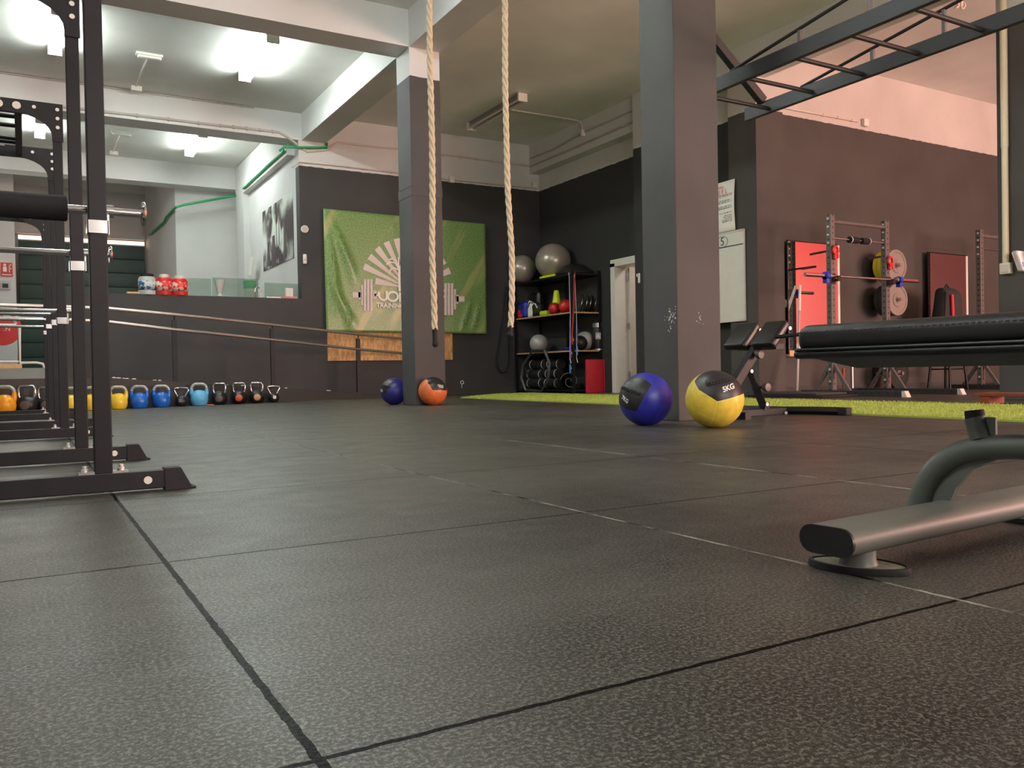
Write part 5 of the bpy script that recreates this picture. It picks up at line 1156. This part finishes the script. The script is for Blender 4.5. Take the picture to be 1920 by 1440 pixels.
# ------------------------------------------------------------------ counter top objects on the half-height wall
zc = 1.62; yk = YB+.09
def jar(px_, r, h, body, lid, label, lidr=.7, name='protein_tub', stripes=None):
    p = P(1, yk, px_, 550); t = thing(name, label, 'jar', (p.x, yk, zc))
    MB().lathe([(.001, 0), (r, 0), (r*1.02, .02), (r*1.02, h*.72), (r*.9, h*.84), (r*lidr, h*.86), (.001, h*.86)], 28).build('jar_body', body, t)
    MB().lathe([(.001, h*.86), (r*lidr, h*.86), (r*lidr, h), (.001, h)], 24).build('lid', lid, t)
    MB().lathe([(r*1.03, h*.2), (r*1.03, h*.66)], 28).build('label_wrap', stripes or m_box, t).modifiers.clear()
    return t
m_lab = NT('red_white_label'); n_ = m_lab.noise(16, 2); m_lab.l(m_lab.mix(m_lab.ramp(n_, .48, .52), rgb((214, 44, 42)), rgb((226, 206, 190))), m_lab.b.inputs['Base Color']); m_lab.b.inputs['Roughness'].default_value = .4
m_lab2 = NT('clear_blue_label'); n_ = m_lab2.noise(16, 2); m_lab2.l(m_lab2.mix(m_lab2.ramp(n_, .5, .54), rgb((196, 198, 190)), rgb((50, 96, 150))), m_lab2.b.inputs['Base Color']); m_lab2.b.inputs['Roughness'].default_value = .3
m_jarc = mat('cloudy_jar_plastic', (186, 190, 184), .3, var=.1, scale=20)
jar(276, .118, .31, m_jarc, m_rub, 'clear jar with blue label and black lid on the dark half wall', .8, stripes=m_lab2.m)
jar(308, .115, .31, m_redp, m_box, 'red tub with white lid on the half wall, left one of two', .62, stripes=m_lab.m)
jar(337, .115, .30, m_redp, m_box, 'red tub with white lid on the half wall, right one of two', .62, stripes=m_lab.m)
p = P(1, yk, 249, 550); one(MB().rbox(p.x-.09, p.x+.09, yk-.06, yk+.06, zc, zc+.035, .017), 'paper_roll_end', m_ply, 'small tan bun shaped item on the half wall left of the jars', 'item', (p.x, yk, zc))
def pane(xa, xb, ztp, label, y=YB+.12):
    a = P(1, y, xa, 540).x; b = P(1, y, xb, 540).x; one(MB().box(a, b, y-.004, y+.004, zc, ztp), 'glass_screen', m_glassy, label, 'glass screen', (a, y, zc))
pane(352, 396, zc+.28, 'left clear glass pane on the half wall'); pane(398, 484, zc+.30, 'middle wide clear glass pane on the half wall'); pane(496, 562, zc+.25, 'right clear glass pane on the half wall at its end')
p = P(1, yk+.25, 406, 550); t = thing('blender_jug', 'clear conical jug behind the glass screen on the half wall', 'jug', (p.x, yk, zc))
MB().lathe([(.03, 0), (.045, .01), (.03, .05), (.035, .07), (.085, .26), (.08, .26), (.03, .075), (.001, .07)], 28).build('jug_glass', m_jarc, t)
p = P(1, yk+.0, 484, 530); t = thing('green_bin', 'green and clear container above the glass screen', 'container', (p.x-.06, yk+.32, 1.0))
MB().rbox(-.09, .09, -.06, .06, 0, .92, .02).build('container_body', m_jarc, t); MB().rbox(-.092, .092, -.062, .062, .78, .93, .02).build('green_front', m_green, t)
MB().box(-.15, .15, -.1, .1, -.45, 0).build('pedestal', m_white, t)
p = P(1, yk, 488, 545); t = thing('tap', 'curved chrome tap on the half wall beside the right pane', 'tap', (p.x, yk-.03, zc))
MB().tube([(0, 0, 0), (0, 0, .12)]+arc((-.045, 0, .12), .045, 0, PI, 8, (1, 0, 0), (0, 0, 1))+[(-.09, 0, .09)], .011, 10).build('spout', m_chrome, t)
p = P(1, yk, 541, 545); t = thing('card_reader', 'pale box with dark print at the end of the half wall', 'box', (p.x, yk-.03, zc))
MB().box(-.06, .06, -.02, .02, .035, .17, M=Matrix.Rotation(.2, 4, 'Z')).build('box_body', m_paper, t); MB().box(-.12, .12, -.045, .0, 0, .03).build('red_tray', mat('coral_tray', (206, 120, 108), .5, var=.1), t)
p = P(1, yk, 515, 545); one(MB().box(p.x-.14, p.x+.13, yk-.04, yk, zc, zc+.022), 'shelf_tray', m_steel, 'thin dark edged tray on the half wall before the right pane', 'tray', (p.x, yk, zc))

# ------------------------------------------------------------------ chipped paint on the big column, hook by the door
ch = MB(); r9 = random.Random(12)
for i in range(46):
    px_, py_ = r9.gauss(1258, 5), r9.gauss(592, 13); q = P(0, 3.95, px_, py_); r_ = r9.uniform(.002, .0065)
    ch.add([(3.9492, q.y+r_*math.cos(a)*r9.uniform(.6, 1.2), q.z+r_*math.sin(a)*r9.uniform(.6, 1.4)) for a in [k*PI/3 for k in range(6)]], [tuple(range(6))])
for i in range(9):
    px_, py_ = r9.gauss(1312, 4), r9.gauss(598, 8); q = P(1, 4.52, px_, py_); r_ = r9.uniform(.002, .004)
    ch.add([(q.x+r_*math.cos(a), 4.5192, q.z+r_*math.sin(a)) for a in [k*PI/3 for k in range(6)]], [tuple(range(6))])
q = P(0, 3.95, 1258, 592); o = one(ch, 'paint_chips', m_box, 'cluster of white paint chips on the dark side of the big column', 'paint chips', (3.95, q.y, q.z)); o['kind'] = 'stuff'
q = P(0, 8.19, 1199, 521); t = thing('wall_hook', 'small white hook on the dark pilaster at the left edge of the big column', 'hook', tuple(q))
MB().rbox(-.02, 0, -.025, .02, -.08, .07, .008).build('hook_plate', m_box, t); MB().tube([(-.02, 0, .03), (-.05, 0, .02), (-.05, 0, .06)], .009, 8).build('hook_arm', m_box, t)
